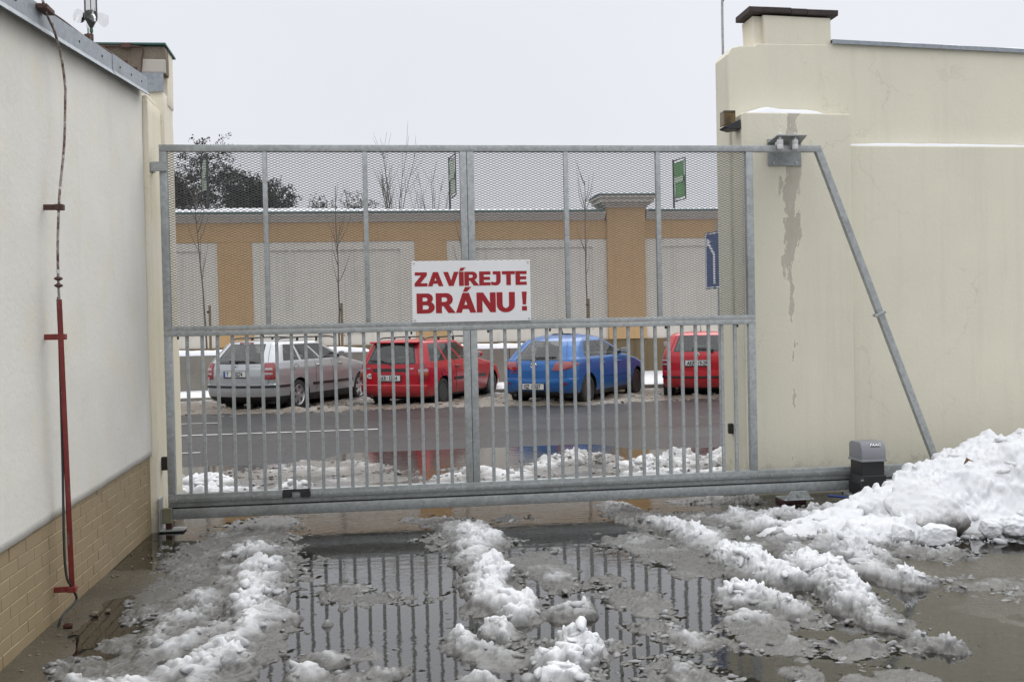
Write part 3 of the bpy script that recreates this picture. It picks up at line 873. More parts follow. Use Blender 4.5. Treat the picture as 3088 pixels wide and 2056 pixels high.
# expanded metal, every strand
LWm, SWm = .0530, .0216
def mesh_panel(x0, x1, z0, z1, yc):
    rows = int((z1-z0)/(SWm/2))
    V = []; F = []
    hs = .0022; hd = .0015
    xs = np.arange(math.floor(x0/(LWm/2))*LWm/2, x1+LWm/2, LWm/2)
    xs = np.clip(xs, x0, x1)
    xs = np.unique(np.round(xs, 5))
    for r in range(rows+1):
        zc = z0+r*SWm/2
        n0 = len(V)
        for x in xs:
            k = round(x/(LWm/2))
            zz = zc+(SWm/4-.0006)*(1 if (k+r) % 2 == 0 else -1)
            dy = .003*(1 if (k+r) % 2 == 0 else -1)
            V += [(x, yc-hd+dy, zz-hs), (x, yc+hd+dy, zz-hs), (x, yc+hd+dy, zz+hs), (x, yc-hd+dy, zz+hs)]
        for i in range(len(xs)-1):
            a = n0+4*i
            F += [(a, a+4, a+5, a+1), (a+1, a+5, a+6, a+2), (a+2, a+6, a+7, a+3), (a+3, a+7, a+4, a)]
    o = link('mesh_panel', np_mesh('mesh_panel', V, F), M['mesh']); o['kind'] = 'stuff'
    return child(o, gate)
for x0, x1 in ((-1.735, -.945), (-.915, -.100), (-.072, .735), (.848, 1.650), (1.683, 2.483), (2.517, 3.320)):
    mesh_panel(x0, x1, 1.715, 3.195, GY+.05)

# warning board on the gate
sb = empty('warning_board', (.81, GY-.02, 1.977))
tag(sb, 'white board with bold red lettering bolted to the gate middle', 'sign')
sx0, sx1, sz0, sz1 = .293, 1.327, 1.712, 2.243
child(MB().box(sx0, sx1, GY-.016, GY-.010, sz0, sz1).build('board', M['signwhite'], bevel=.0015), sb)
def arc(cx, cz, rx, rz, a0, a1, n=12):
    return [(cx+rx*math.cos(math.radians(a0+(a1-a0)*i/n)), cz+rz*math.sin(math.radians(a0+(a1-a0)*i/n))) for i in range(n+1)]
GL = {
 'Z': (.80, [[(.02,1),(.77,1),(.77,.80),(.33,.2),(.79,.2),(.79,0),(0,0),(0,.2),(.44,.8),(.02,.8)]]),
 'A': (.95, [[(0,0),(.33,1),(.63,1),(.96,0),(.69,0),(.63,.19),(.32,.19),(.26,0)], [(.385,.38),(.475,.67),(.565,.38)]]),
 'V': (.95, [[(0,1),(.28,1),(.48,.33),(.68,1),(.95,1),(.62,0),(.34,0)]]),
 'I': (.29, [[(0,0),(.28,0),(.28,1),(0,1)]]),
 'R': (.91, [[(0,0),(.27,0),(.27,.36),(.37,.36),(.60,0),(.93,0),(.62,.42)]+arc(.50,.69,.31,.31,-52,90)+[(0,1)], [(.27,.55)]+arc(.43,.68,.13,.13,-90,90)+[(.27,.81)]]),
 'E': (.72, [[(0,0),(.71,0),(.71,.2),(.27,.2),(.27,.41),(.68,.41),(.68,.6),(.27,.6),(.27,.8),(.71,.8),(.71,1),(0,1)]]),
 'J': (.66, [[(.12,1),(.60,1)]+arc(.27,.32,.33,.33,0,-110)+[(0,.03),(0,.24)]+arc(.22,.34,.12,.15,-95,0)+[(.34,.8),(.12,.8)]]),
 'T': (.83, [[(0,1),(.83,1),(.83,.8),(.55,.8),(.55,0),(.28,0),(.28,.8),(0,.8)]]),
 'B': (.86, [[(0,0),(.50,0)]+arc(.54,.295,.31,.295,-90,62)+arc(.50,.75,.27,.25,-40,90)+[(0,1)], [(.27,.18)]+arc(.47,.30,.12,.12,-90,90)+[(.27,.42)], [(.27,.59)]+arc(.42,.70,.11,.11,-90,90)+[(.27,.81)]]),
 'N': (.92, [[(0,0),(0,1),(.31,1),(.66,.42),(.66,1),(.92,1),(.92,0),(.67,0),(.26,.64),(.26,0)]]),
 'U': (.88, [[(0,1)]+arc(.44,.38,.44,.40,180,360)+[(.88,1),(.61,1)]+arc(.44,.38,.17,.20,360,180)+[(.27,1)]]),
 '!': (.34, [[(.03,1),(.31,1),(.26,.33),(.08,.33)], [(.03,0),(.31,0),(.31,.22),(.03,.22)]]),
 "'": (0, [[(.0,1.08),(.10,1.30),(.38,1.30),(.18,1.08)]]),
}
def curve_mesh(loops, ext):
    cu = bpy.data.curves.new('c', 'CURVE'); cu.dimensions = '2D'; cu.fill_mode = 'BOTH'; cu.extrude = ext; cu.offset = .0022
    for lp_ in loops:
        s = cu.splines.new('POLY'); s.points.add(len(lp_)-1)
        for i, (a, b) in enumerate(lp_): s.points[i].co = (a, b, 0, 1)
        s.use_cyclic_u = True
    ob = bpy.data.objects.new('c', cu); COL.objects.link(ob)
    dg = bpy.context.evaluated_depsgraph_get()
    me = bpy.data.meshes.new_from_object(ob.evaluated_get(dg))
    bpy.data.objects.remove(ob); bpy.data.curves.remove(cu)
    return me
def word(txt, x0, x1, zb, h, y, gap=.06):
    adv = []; X = 0
    for ch in txt:
        base_ch = {'Í': 'I', 'Á': 'A'}.get(ch, ch)
        w, lp_ = GL[base_ch]
        adv.append((ch, base_ch, X)); X += w+gap
    X -= gap
    sx = (x1-x0)/X
    for ch, bc, ax in adv:
        loops = [list(l) for l in GL[bc][1]]
        if ch != bc:
            off = .02 if bc == 'I' else .36
            loops.append([(a+off, b) for a, b in GL["'"][1][0]])
        L2 = [[((a+ax)*sx, b*h) for a, b in l] for l in loops]
        me = curve_mesh(L2, .0012)
        o = link('letter', me, M['signred'])
        o.location = (x0, y, zb); o.rotation_euler = (PI/2, 0, 0)
        child(o, sb)
W_, H_ = sx1-sx0, sz1-sz0
word('ZAVÍREJTE', sx0+.025*W_, sx0+.968*W_, sz0+.592*H_, .222*H_, GY-.0165)
word('BRÁNU', sx0+.038*W_, sx0+.862*W_, sz0+.152*H_, .318*H_, GY-.0165, .07)
word('!', sx0+.922*W_, sx0+.968*W_, sz0+.168*H_, .305*H_, GY-.0165)
for x in (sx0+.02, sx1-.02):
    for z in (sz0+.02, sz1-.02):
        o = link('screw', bolt_me, M['bolt']); o.location = (x, GY-.016, z); child(o, sb)

# catch fittings on the left pillar
tag(MB().box(-1.858, -1.72, GY-.025, GY-.012, 3.02, 3.10).box(-1.858, -1.845, GY-.0115, GY+.12, 3.025, 3.095).build('upper_catch', M['galv'], bevel=.003), 'small galvanised flat catch bar at top of left pillar', 'catch')
bc_ = empty('lower_catch', (-1.82, GY, 0))
tag(bc_, 'galvanised foot plate with olive cover receiving the gate beam', 'catch')
child(MB().box(-1.862, -1.85, GY-.06, GY+.10, .01, .285).box(-1.85, -1.66, GY-.06, GY+.10, .008, .02).build('foot_plate', M['galv_dirty'], bevel=.002), bc_)
child(MB().box(-1.835, -1.752, GY-.055, GY-.014, .075, .205).build('olive_cover', M['olive'], bevel=.008, seg=2), bc_)
child(MB().box(-1.815, -1.765, GY-.01, GY+.09, .02, .075).build('stop_block', M['redoxide'], bevel=.003), bc_)
tag(MB().box(-1.865, -1.795, 9.02, 9.06, .50, .615).build('photocell', M['black'], bevel=.006), 'black photocell on the left pillar behind the gate post', 'photocell')
tag(MB().box(3.372, 3.418, 9.63, 9.68, .565, .665).build('photocell', M['black'], bevel=.006), 'black photocell on the right wall reveal between gate bars', 'photocell')

# wall lamp
wl_ = empty('warning_lamp', (3.36, 9.45, 3.5))
tag(wl_, 'smoked amber warning lamp on the right wall corner', 'lamp')
child(MB().prism([(3.285, 3.52), (3.40, 3.55), (3.40, 3.66), (3.285, 3.66)], 9.38, 9.50).build('lens_cover', M['ambercover'], bevel=.004), wl_)
child(MB().prism([(3.28, 3.505), (3.335, 3.53), (3.44, 3.575), (3.445, 3.485), (3.36, 3.475), (3.30, 3.49)], 9.36, 9.52).build('lamp_base', M['black'], bevel=.005), wl_)
child(MB().lathe([(.012, 3.54), (.022, 3.57), (.022, 3.61), (.010, 3.635)], T((3.345, 9.44, 0)), 12).build('bulb', M['white_plastic'], smooth=50), wl_)

# roller guide
rg = empty('roller_bracket', (3.83, 9.2, 3.28))
tag(rg, 'steel roller bracket with white nylon rollers guiding the top rail', 'bracket')
child(MB().box(3.70, 4.03, 9.345, 9.358, 3.13, 3.385).build('wall_plate', M['galv_dirty'], bevel=.002), rg)
child(MB().add([(3.70, 9.35, 3.345), (4.03, 9.35, 3.345), (3.86, 8.82, 3.318), (3.58, 8.82, 3.318), (3.70, 9.35, 3.355), (4.03, 9.35, 3.355), (3.86, 8.82, 3.328), (3.58, 8.82, 3.328)],
      [(0,1,2,3),(7,6,5,4),(0,4,5,1),(1,5,6,2),(2,6,7,3),(3,7,4,0)]).build('top_plate', M['galv_dirty'], bevel=.001), rg)
for x, y in ((3.625, GY-.035), (3.765, GY-.035), (3.66, GY+.095), (3.80, GY+.095)):
    r_ = child(MB().lathe([(.026, 3.205), (.028, 3.212), (.028, 3.243), (.0265, 3.246), (.0265, 3.252), (.028, 3.255), (.028, 3.285), (.025, 3.292)], T((x, y, 0)), 18).build('roller', M['white_plastic'], smooth=40), rg)
    child(MB().lathe([(.008, 3.29), (.008, 3.335)], T((x, y, 0)), 8).lathe([(.015, 3.298), (.015, 3.310)], T((x, y, 0)), 6).lathe([(.014, 3.331), (.014, 3.345), (.008, 3.352)], T((x, y, 0)), 6).build('axle_bolt', M['bolt']), rg)
for x, z in ((3.74, 3.365), (3.75, 3.16), (3.98, 3.16)):
    o = link('anchor_bolt', bolt_me, M['bolt']); o.location = (x, 9.345, z); o.scale = (1.4, 1.4, 1.4); child(o, rg)

# carriage under the beam
cg = empty('beam_carriage', (3.75, 8.95, 0))
tag(cg, 'bolted steel carriage on red foot under the gate beam', 'bracket')
child(MB().prism([(3.62, .045), (3.86, .045), (3.825, .115), (3.665, .115)], GY-.05, GY-.038).box(3.60, 3.88, GY-.07, GY+.16, .035, .046).build('carriage_plate', M['galv'], bevel=.002), cg)
child(MB().box(3.60, 3.82, GY-.03, GY+.16, .0, .034).build('foot_block', M['redoxide'], bevel=.003), cg)
for x, z, s in ((3.735, .085, 2.0), (3.64, .055, 1.2), (3.85, .055, 1.2)):
    o = link('carriage_bolt', bolt_me, M['bolt']); o.location = (x, GY-.05 if s > 1.5 else GY-.065, z); o.scale = (s, s, s); child(o, cg)
tag(MB().tube(smooth_path([(4.02, 8.86, .06), (4.10, 8.84, .055), (4.2, 8.80, .045), (4.3, 8.78, .05), (4.4, 8.8, .03)]), .011, 8).tube([(4.2, 8.95, .06), (4.3, 8.93, .075), (4.36, 8.95, .05)], .009, 6).build('cable_stub', M['blueplastic'], smooth=60), 'blue cable ends lying beside the motor foot', 'cable')

# gate motor
gm = empty('gate_motor', (4.34, 8.75, 0))
tag(gm, 'grey capped black gate motor standing on the beam rack', 'motor')
mx0, mx1, my0, my1 = 4.225, 4.455, 8.60, 8.85
child(MB().prism([(mx0+.008, .17), (mx1-.008, .17), (mx1-.008, .40), (mx0+.008, .40)], my0+.01, my1-.01).build('motor_body', M['black'], bevel=.012, seg=2), gm)
child(MB().prism([(mx0-.02, .10), (mx0+.01, .085), (mx1, .085), (mx1, .275), (mx0+.012, .275), (mx0-.02, .20)], my0-.005, my1-.02).build('gearbox', M['black'], bevel=.012, seg=2), gm)
child(MB().prism([(my0-.004, .392), (my1, .392), (my1, .545), (my1-.045, .565), (my0+.05, .568), (my0+.022, .555), (my0-.004, .50)], mx0, mx1, 'x').build('motor_cover', M['grey_plastic'], bevel=.010, seg=2, smooth=40), gm)
child(MB().box(mx0-.006, mx1+.006, my0-.009, my1+.004, .392, .412).build('cover_rim', M['grey_plastic'], bevel=.004), gm)
child(MB().box(mx0-.05, mx1+.03, my0-.03, my1+.02, .045, .085).build('base_plate', M['galv_dirty'], bevel=.004), gm)
child(MB().box(mx0-.015, mx0+.012, my0-.012, my0-.006, .225, .24).build('data_label', M['grey_plastic']), gm)
def text_mesh(txt, size, ext=.0008, align='CENTER', sx=1.0, shear=0., off=0.):
    cu = bpy.data.curves.new('t', 'FONT'); cu.body = txt; cu.size = size; cu.extrude = ext; cu.align_x = align; cu.shear = shear; cu.offset = off
    cu.resolution_u = 3
    ob = bpy.data.objects.new('t', cu); COL.objects.link(ob); ob.scale = (sx, 1, 1)
    dg = bpy.context.evaluated_depsgraph_get()
    me = bpy.data.meshes.new_from_object(ob.evaluated_get(dg))
    for v in me.vertices: v.co.x *= sx
    bpy.data.objects.remove(ob); bpy.data.curves.remove(cu)
    return me
o = link('maker_panel', MB().box(-.045, .045, -.012, .022, -.003, 0).mesh('p'), M['black']); o.location = (4.36, my0+.010, .533); o.rotation_euler = (math.radians(64), 0, 0); child(o, gm)
o = link('maker_lettering', text_mesh('FAAC', .032, .001, sx=1.25, shear=.2, off=.0012), M['signwhite']); o.location = (4.36, my0+.007, .5325); o.rotation_euler = (math.radians(64), 0, 0); child(o, gm)

# ------------------------------------------------------------------ far wall across the street
FY = 29.3
fw_ = empty('street_wall', (2, FY, 0))
tag(fw_, 'long ochre wall with pale panels and green coping across the street', 'wall')
child(MB().box(-40, 45, FY+.06, FY+.5, -.2, 4.60).build('wall_core', M['panel']), fw_)
child(MB().box(-40, 45, FY, FY+.07, 4.07, 4.62).build('frieze', M['orange'], bevel=.01), fw_)
pil = [(-4.40, -3.46), (1.065, 1.98), (6.65, 7.78), (12.3, 13.3), (-10.0, -9.0)]
for i, (a, b) in enumerate(pil):
    top = 4.0695
    child(MB().box(a, b, FY-.012 if i != 2 else FY-.10, FY+.07, 1.147, top if i != 2 else 4.80).build('pilaster', M['orange'], bevel=.01), fw_)
prev = -40
edges = sorted(pil)
spans = []
cur = -40
for a, b in edges:
    spans.append((cur, a)); cur = b
spans.append((cur, 45))
for a, b in spans:
    if b-a > 30: a = max(a, -18); b = min(b, 24)
    m = MB()
    fx = .42
    z0, z1 = 1.43, 3.84
    # raised frame round a sunk field
    m.box(a+.001, b-.001, FY+.02, FY+.07, z1, 4.0695).box(a+.001, b-.001, FY+.02, FY+.07, 1.147, z0).box(a+.001, a+fx, FY+.02, FY+.07, z0, z1).box(b-fx, b-.001, FY+.02, FY+.07, z0, z1)
    child(m.build('panel_frame', M['panel']), fw_)
child(MB().box(-40, 45, FY-.05, FY+.07, -.2, 1.1465).build('plinth', M['brownbase'], bevel=.01), fw_)
def cornice(x0, x1, zb, zt, yo, name='cornice'):
    h = zt-zb
    prof = [(FY+.3, zb), (FY-.03-yo, zb), (FY-.03-yo, zb+.10*h), (FY-.06-yo, zb+.16*h), (FY-.06-yo, zb+.32*h), (FY-.11-yo, zb+.40*h), (FY-.11-yo, zb+.62*h), (FY-.18-yo, zb+.72*h), (FY-.18-yo, zt), (FY+.3, zt)]
    return child(MB().prism(prof, x0, x1, 'x').build(name, M['cornice']), fw_)
cornice(-40, 6.60, 4.6205, 4.86, 0); cornice(7.83, 45, 4.6205, 4.86, 0)
child(MB().box(6.64, 7.79, FY-.105, FY+.5, 4.60, 4.97).build('pier_block', M['orange']), fw_)
pc = MB()
for k, (e, z0, z1) in enumerate([(.06, 4.97, 5.03), (.13, 5.031, 5.10), (.22, 5.101, 5.22), (.28, 5.221, 5.30)]):
    pc.box(6.64-e, 7.79+e, FY-.105-e, FY+.75+e, z0, z1)
child(pc.build('pier_cornice', M['cornice'], bevel=.012), fw_)
child(MB().box(6.33, 8.10, FY-.41, FY+1.06, 5.301, 5.335).build('pier_sheet', M['green_sheet'], bevel=.006), fw_)
for a, b in ((-40, 6.55), (7.86, 45)):
    child(MB().prism([(FY-.215, 4.855), (FY-.215, 4.90), (FY+.2, 4.95), (FY+.7, 4.95), (FY+.7, 4.94), (FY+.2, 4.935), (FY-.205, 4.885), (FY-.205, 4.855)], a, b, 'x').build('green_coping', M['green_sheet']), fw_)
snow_strip('ledge_snow', 'white snow along street wall coping left of the pier', -16, 6.5, FY+.16, .33, 4.905, hp([(0, .1), (.3, .12), (.42, .12), (.5, .10), (.55, .13), (.65, .11), (.8, .06), (.92, .05), (1, .02)]), 0, nx=160, seed=8)
snow_strip('ledge_snow', 'thin snow along street wall coping right of the pier', 7.9, 20, FY+.16, .33, 4.905, hp([(0, .03), (.5, .06), (1, .05)]), 0, nx=80, seed=9)
# graffiti strokes on the pale panel
gp = [[(-1.75, 1.60), (-1.6, 1.52), (-1.45, 1.55), (-1.4, 1.66)], [(-1.25, 1.70), (-1.1, 1.55), (-.95, 1.42)], [(-.6, 1.72), (-.5, 1.55), (-.4, 1.40)], [(-.78, 1.50), (-.72, 1.60)]]
for q in gp:
    child(MB().tube(smooth_path([(x, FY+.018, z) for x, z in q]), .028, 6).build('graffiti_stroke', M['graffiti']), fw_)

# low concrete blocks with snow on the far pavement
for nm, a, b, lab in (('left', -7.5, -.22, 'low grey concrete wall behind the silver and first red car'), ('right', .75, 5.75, 'low grey concrete wall behind the blue car')):
    cw = empty('concrete_barrier', ((a+b)/2, 25.7, .12)); tag(cw, lab, 'low wall')
    n = max(1, round((b-a)/2.4)); L = (b-a)/n
    for i in range(n):
        child(MB().box(a+i*L+.006, a+(i+1)*L-.006, 25.6, 25.95, .1, 1.05+RNG.uniform(-.006, .006)).build('concrete_block', M['concrete'], bevel=.018, seg=2), cw)
snow_strip('ledge_snow', 'thick rounded snow on the concrete wall behind the silver car', -7.5, -.16, 25.775, .19, 1.045, hp([(0, .1), (.3, .13), (.6, .12), (.9, .13), (.97, .1), (1, 0)]), 0, nx=120, seed=12)
snow_strip('ledge_snow', 'thick snow on the concrete wall behind the blue car', .75, 5.8, 25.775, .19, 1.045, hp([(0, .0), (.03, .1), (.3, .13), (.7, .11), (.95, .1), (1, 0)]), 0, nx=90, seed=13)

# ------------------------------------------------------------------ trees
def leaf_cloud(tips, n, rad, size, seed):
    r = np.random.RandomState(seed)
    V = []; F = []
    for p, d in tips:
        for k in range(n):
            c = np.array(p)+r.normal(0, rad, 3)*np.array([1, 1, .7])
            a = r.normal(0, 1, 3); a /= np.linalg.norm(a); b = np.cross(a, r.normal(0, 1, 3)); b /= np.linalg.norm(b)
            s = size*r.uniform(.5, 1.3)
            q = len(V)
            V += [c-a*s, c+b*s*.45, c+a*s, c-b*s*.45]; F.append((q, q+1, q+2, q+3))
    return V, F
def crown_tree(x, y, zc, rx, rz, label, seed, ntips=420, nleaf=10, rad=.10, size=.055, mat='foliage2', trunk_r=.15, top=0.0, name='broadleaf_tree'):
    """limbs are grown one by one to points spread through the crown, each from the nearest limb already there"""
    RNG.seed(seed); r = np.random.RandomState(seed)
    t = empty(name, (x, y, 0)); tag(t, label, 'tree', 'trees behind the street wall')
    zb = zc-rz*1.15
    nodes = [np.array([x+.05*math.sin(k), y, zb*k/6]) for k in range(7)]+[np.array([x+.1*math.sin(k*2), y, zb+rz*.35*k]) for k in range(1, 4)]
    gen = [0]*7+[1, 1, 2]
    mb = MB(); mb.tube([tuple(p) for p in nodes[:7]], [trunk_r*(1-.06*k) for k in range(7)], 8, False)
    mb.tube([tuple(p) for p in nodes[6:]], [trunk_r*.6, trunk_r*.5, trunk_r*.35, trunk_r*.2], 6, False)
    P_ = r.normal(0, 1, (ntips, 3)); P_ /= np.linalg.norm(P_, axis=1)[:, None]
    P_ *= (r.rand(ntips)**.40)[:, None]
    lob = 1+.28*np.sin(3*np.arctan2(P_[:, 2], P_[:, 0])+seed)+.15*np.sin(7*np.arctan2(P_[:, 1], P_[:, 0])+seed*2)
    P_ = P_*lob[:, None]*np.array([rx, rx*.8, rz])+np.array([x, y, zc])
    P_[:, 0] += top*np.clip(P_[:, 2]-zc, 0, 9)
    order = np.argsort(np.linalg.norm(P_-nodes[-1], axis=1))
    tips = []
    for k in order:
        q = P_[k]; A = np.array(nodes); d = np.linalg.norm(A-q, axis=1)+np.clip(A[:, 2]-q[2]+.05, 0, 9)*1.5
        j_ = int(np.argmin(d)); a = nodes[j_]; g_ = gen[j_]+1
        L = np.linalg.norm(q-a); n = 3
        pts = [a]
        for m_ in range(1, n+1):
            u = m_/n; p = a+(q-a)*u+np.array([0, 0, -.10*L*math.sin(PI*u)])+r.normal(0, .05*L, 3)*(u < 1)
            pts.append(p); nodes.append(p); gen.append(g_)
        r0 = max(.012, trunk_r*.42*.72**g_)
        mb.tube([tuple(p) for p in pts], [r0, r0*.85, r0*.7, max(.007, r0*.5)], 5 if r0 > .02 else 3, False)
        tips.append((pts[-1], None))
    child(mb.build('trunk', M['bark'], smooth=180), t)
    V, F = leaf_cloud(tips, nleaf, rad, size, seed)
    child(link('crown', np_mesh('crown', V, F), M[mat]), t)
    return t
crown_tree(-7.0, 44, 7.75, 2.0, 1.6, 'tall dark tree with seed clusters rising above the gate', 3, 520, 12, .09, .060, 'foliage2', .17, .2)
crown_tree(-8.45, 42, 7.0, 1.3, 1.0, 'dense dark tree at far left behind the street wall', 9, 300, 34, .13, .065, 'foliage2', .13)
crown_tree(-4.95, 43, 6.95, 1.35, 1.05, 'rounded dark evergreen behind wall below the green banner', 14, 320, 36, .13, .065, 'foliage', .12, -.1)
crown_tree(-2.45, 46, 6.9, .75, .65, 'low twiggy shrub showing over the wall, nearer the dark trees', 21, 170, 3, .07, .05, 'foliage2', .06)
crown_tree(-.75, 46, 6.9, .95, .65, 'low twiggy shrub showing over the wall beside bare tree', 27, 200, 3, .07, .05, 'foliage2', .06)
def bare_tree(x, y, h, label, seed, nst=9, fan=.28, z0=0., r=.05):
    RNG.seed(seed)
    t = empty('bare_tree', (x, y, z0)); tag(t, label, 'tree', 'trees behind the street wall')
    mb = MB()
    mb.tube([(x, y, z0), (x+.03, y, z0+h*.3), (x, y, z0+h*.55)], [r*1.5, r*1.1, r], 7)
    child(mb.build('trunk', M['twig'], smooth=180), t)
    mb = MB(); tips = []
    for i in range(nst):
        a = RNG.uniform(0, 2*PI); zz = z0+h*RNG.uniform(.40, .58)
        d = Vector((math.cos(a)*fan, math.sin(a)*fan, 1))
        p = Vector((x, y, zz)); pts = [p.copy()]
        L = (z0+h-zz)*RNG.uniform(.6, 1.0)
        for k in range(6):
            d = (d+Vector((RNG.gauss(0, .04), RNG.gauss(0, .04), .10))).normalized()
            p = p+d*L/6; pts.append(p.copy())
        mb.tube(pts, [r*.42*(1-.8*k/6) for k in range(7)], 5, False)
        for k in range(5):
            i0 = RNG.randint(2, 5); dd = (pts[i0+1]-pts[i0]).normalized()+Vector((RNG.gauss(0, .35), RNG.gauss(0, .35), .1))
            q = [pts[i0]]
            for s in range(3):
                q.append(q[-1]+dd.normalized()*L*.09); dd.z += .15
            mb.tube(q, [r*.16, r*.13, r*.10, r*.06], 4, False)
    child(mb.build('branches', M['twig'], smooth=180), t)
bare_tree(.75, 42, 9.6, 'bare upright tree with long straight shoots above gate rail', 5, 12, .22, 0, .055)
bare_tree(2.3, 44, 8.8, 'bare thin tree just left of the gate centre post', 6, 10, .30, 0, .045)
bare_tree(-.9, 43, 7.6, 'small bare tree between low shrubs behind wall', 8, 8, .25, 0, .04)

def sapling(x, y, h, label, seed, lean=0.0):
    RNG.seed(seed)
    t = empty('young_tree', (x, y, .12)); tag(t, label, 'tree', 'staked saplings on the far pavement')
    pts = [(x+lean*k/8*(1 if k < 6 else 1.0)+RNG.gauss(0, .012), y+RNG.gauss(0, .02), .12+h*k/8) for k in range(9)]
    child(MB().tube(smooth_path(pts, 3), [.030*(1-.75*k/24) for k in range(25)], 7).build('trunk', M['twig'], smooth=180), t)
    mb = MB()
    for i in range(13):
        k = RNG.randint(4, 7); p = Vector(pts[k])+Vector((0, 0, RNG.uniform(0, h/8)))
        a = RNG.uniform(0, 2*PI); d = Vector((math.cos(a)*.55, math.sin(a)*.55, .8))
        q = [p]
        L = RNG.uniform(.5, 1.15)
        for s in range(6):
            d = (d+Vector((RNG.gauss(0, .05), RNG.gauss(0, .05), .22))).normalized(); q.append(q[-1]+d*L/6)
        mb.tube(q, [.010, .009, .008, .006, .005, .004, .003], 4, False)
    child(mb.build('branches', M['twig'], smooth=180), t)
    child(MB().tube([(x+.05, y-.04, .1), (x+.055, y-.04, 2.3)], .035, 8).build('stake', M['stake'], smooth=40), t)
    child(MB().lathe([(.05, 0), (.052, .03), (.05, .06)], T((x+.03, y-.02, 2.1)), 10).build('tie', M['black']), t)
sapling(-4.42, 27.6, 5.2, 'leaning staked sapling in front of the leftmost pale panel', 31, -.25)
sapling(-1.02, 27.6, 5.3, 'staked sapling in front of the wide pale panel', 32, -.05)
sapling(2.45, 27.6, 4.6, 'bent staked sapling mostly behind the gate centre post', 33, -.2)
sapling(5.66, 27.6, 5.4, 'straight staked sapling just left of the tall pier', 34, .02)

# ------------------------------------------------------------------ banners and street sign
def banner(x, y, zt, zb, w, ang, label, mat, zpole=4.0):
    RNG.seed(int(x*10)+99)
    b = empty('street_banner', (x, y, 0)); tag(b, label, 'banner', 'green banners on poles')
    ca, sa = math.cos(ang), math.sin(ang)
    def P(u, z, o=0): return (x+ca*u-sa*o, y+sa*u+ca*o, z)
    child(MB().tube([P(0, 0), P(0, zt+.05)], .045, 8).build('pole', M['darkmetal'], smooth=40), b)
    fr = MB()
    for z in (zt, zb): fr.tube([P(0, z), P(w, z)], .028, 6)
    fr.tube([P(w, zb), P(w, zt)], .028, 6)
    for z in (zt-.12, zb+.12): fr.tube([P(.02, z), P(w, z)], .012, 5)
    child(fr.build('frame', M['darkmetal']), b)
    V = []; F = []
    for i in range(9):
        for k in range(13):
            u = .10+(w-.16)*i/8; z = zb+.12+(zt-zb-.24)*k/12
            V.append(P(u, z, .03*math.sin(i*.9+k*.4)))
    for i in range(8):
        for k in range(12): q = i*13+k; F.append((q, q+13, q+14, q+1))
    child(link('cloth', np_mesh('cloth', V, F), M[mat], None, 180), b)
    zm = (zt+zb)/2
    for o_ in (-.045, .045):
        child(MB().add([P(.16, zm-.12, o_), P(w-.14, zm-.12, o_), P(w-.14, zm+.14, o_), P(.16, zm+.14, o_)], [(0, 1, 2, 3)]).build('printed_band', M['bannerpale']), b)
    return b
banner(13.35, 45, 8.80, 6.98, 1.15, math.radians(-80), 'bright green banner on a pole at right above the wall', 'bannergreen')
banner(3.23, 45, 8.9, 7.15, 1.5, math.radians(-84), 'pale green banner seen edge on beside gate centre post', 'bannerpale')
banner(-6.45, 41, 8.4, 6.95, .75, math.radians(115), 'pale green narrow banner in front of the dark tree', 'bannerpale')

ss = empty('direction_sign', (4.12, 12.5, 0)); tag(ss, 'tall blue street sign with white arrow partly behind right wall', 'sign')
RNG.seed(70)
_e = Vector((math.cos(math.radians(-79)), math.sin(math.radians(-79)), 0)); _nn = Vector((_e.y, -_e.x, 0))
def SP(u, z, o=0): return Vector((4.135, 12.6, z))+_e*(u*1.5)+_nn*o
def sgn_poly(poly, o, mat, name, th=.004):
    n = len(poly)
    v = [SP(u, z, o) for u, z in poly]+[SP(u, z, o-th) for u, z in poly]
    return child(MB().add(v, [tuple(range(n)), tuple(range(2*n-1, n-1, -1))]+[(i, i+n, (i+1) % n+n, (i+1) % n) for i in range(n)]).build(name, M[mat]), ss)
sgn_poly([(0, 2.065), (.30, 2.065), (.30, 2.775), (0, 2.775)], 0, 'navy', 'plate')
bd = [(.012, 2.078, .288, 2.090), (.012, 2.75, .288, 2.762), (.012, 2.0905, .022, 2.7495), (.278, 2.0905, .288, 2.7495)]
for a, b, c, d in bd: sgn_poly([(a, b), (c, b), (c, d), (a, d)], .005, 'signwhite', 'border', .004)
sgn_poly([(.135, 2.13), (.165, 2.13), (.165, 2.50), (.075, 2.64), (.10, 2.655), (.035, 2.70), (.03, 2.60), (.053, 2.62), (.135, 2.49)], .005, 'signwhite', 'arrow', .004)
child(MB().tube([SP(.20, 0, -.03), SP(.20, 2.9, -.03)], .03, 10).build('pole', M['galv'], smooth=40), ss)

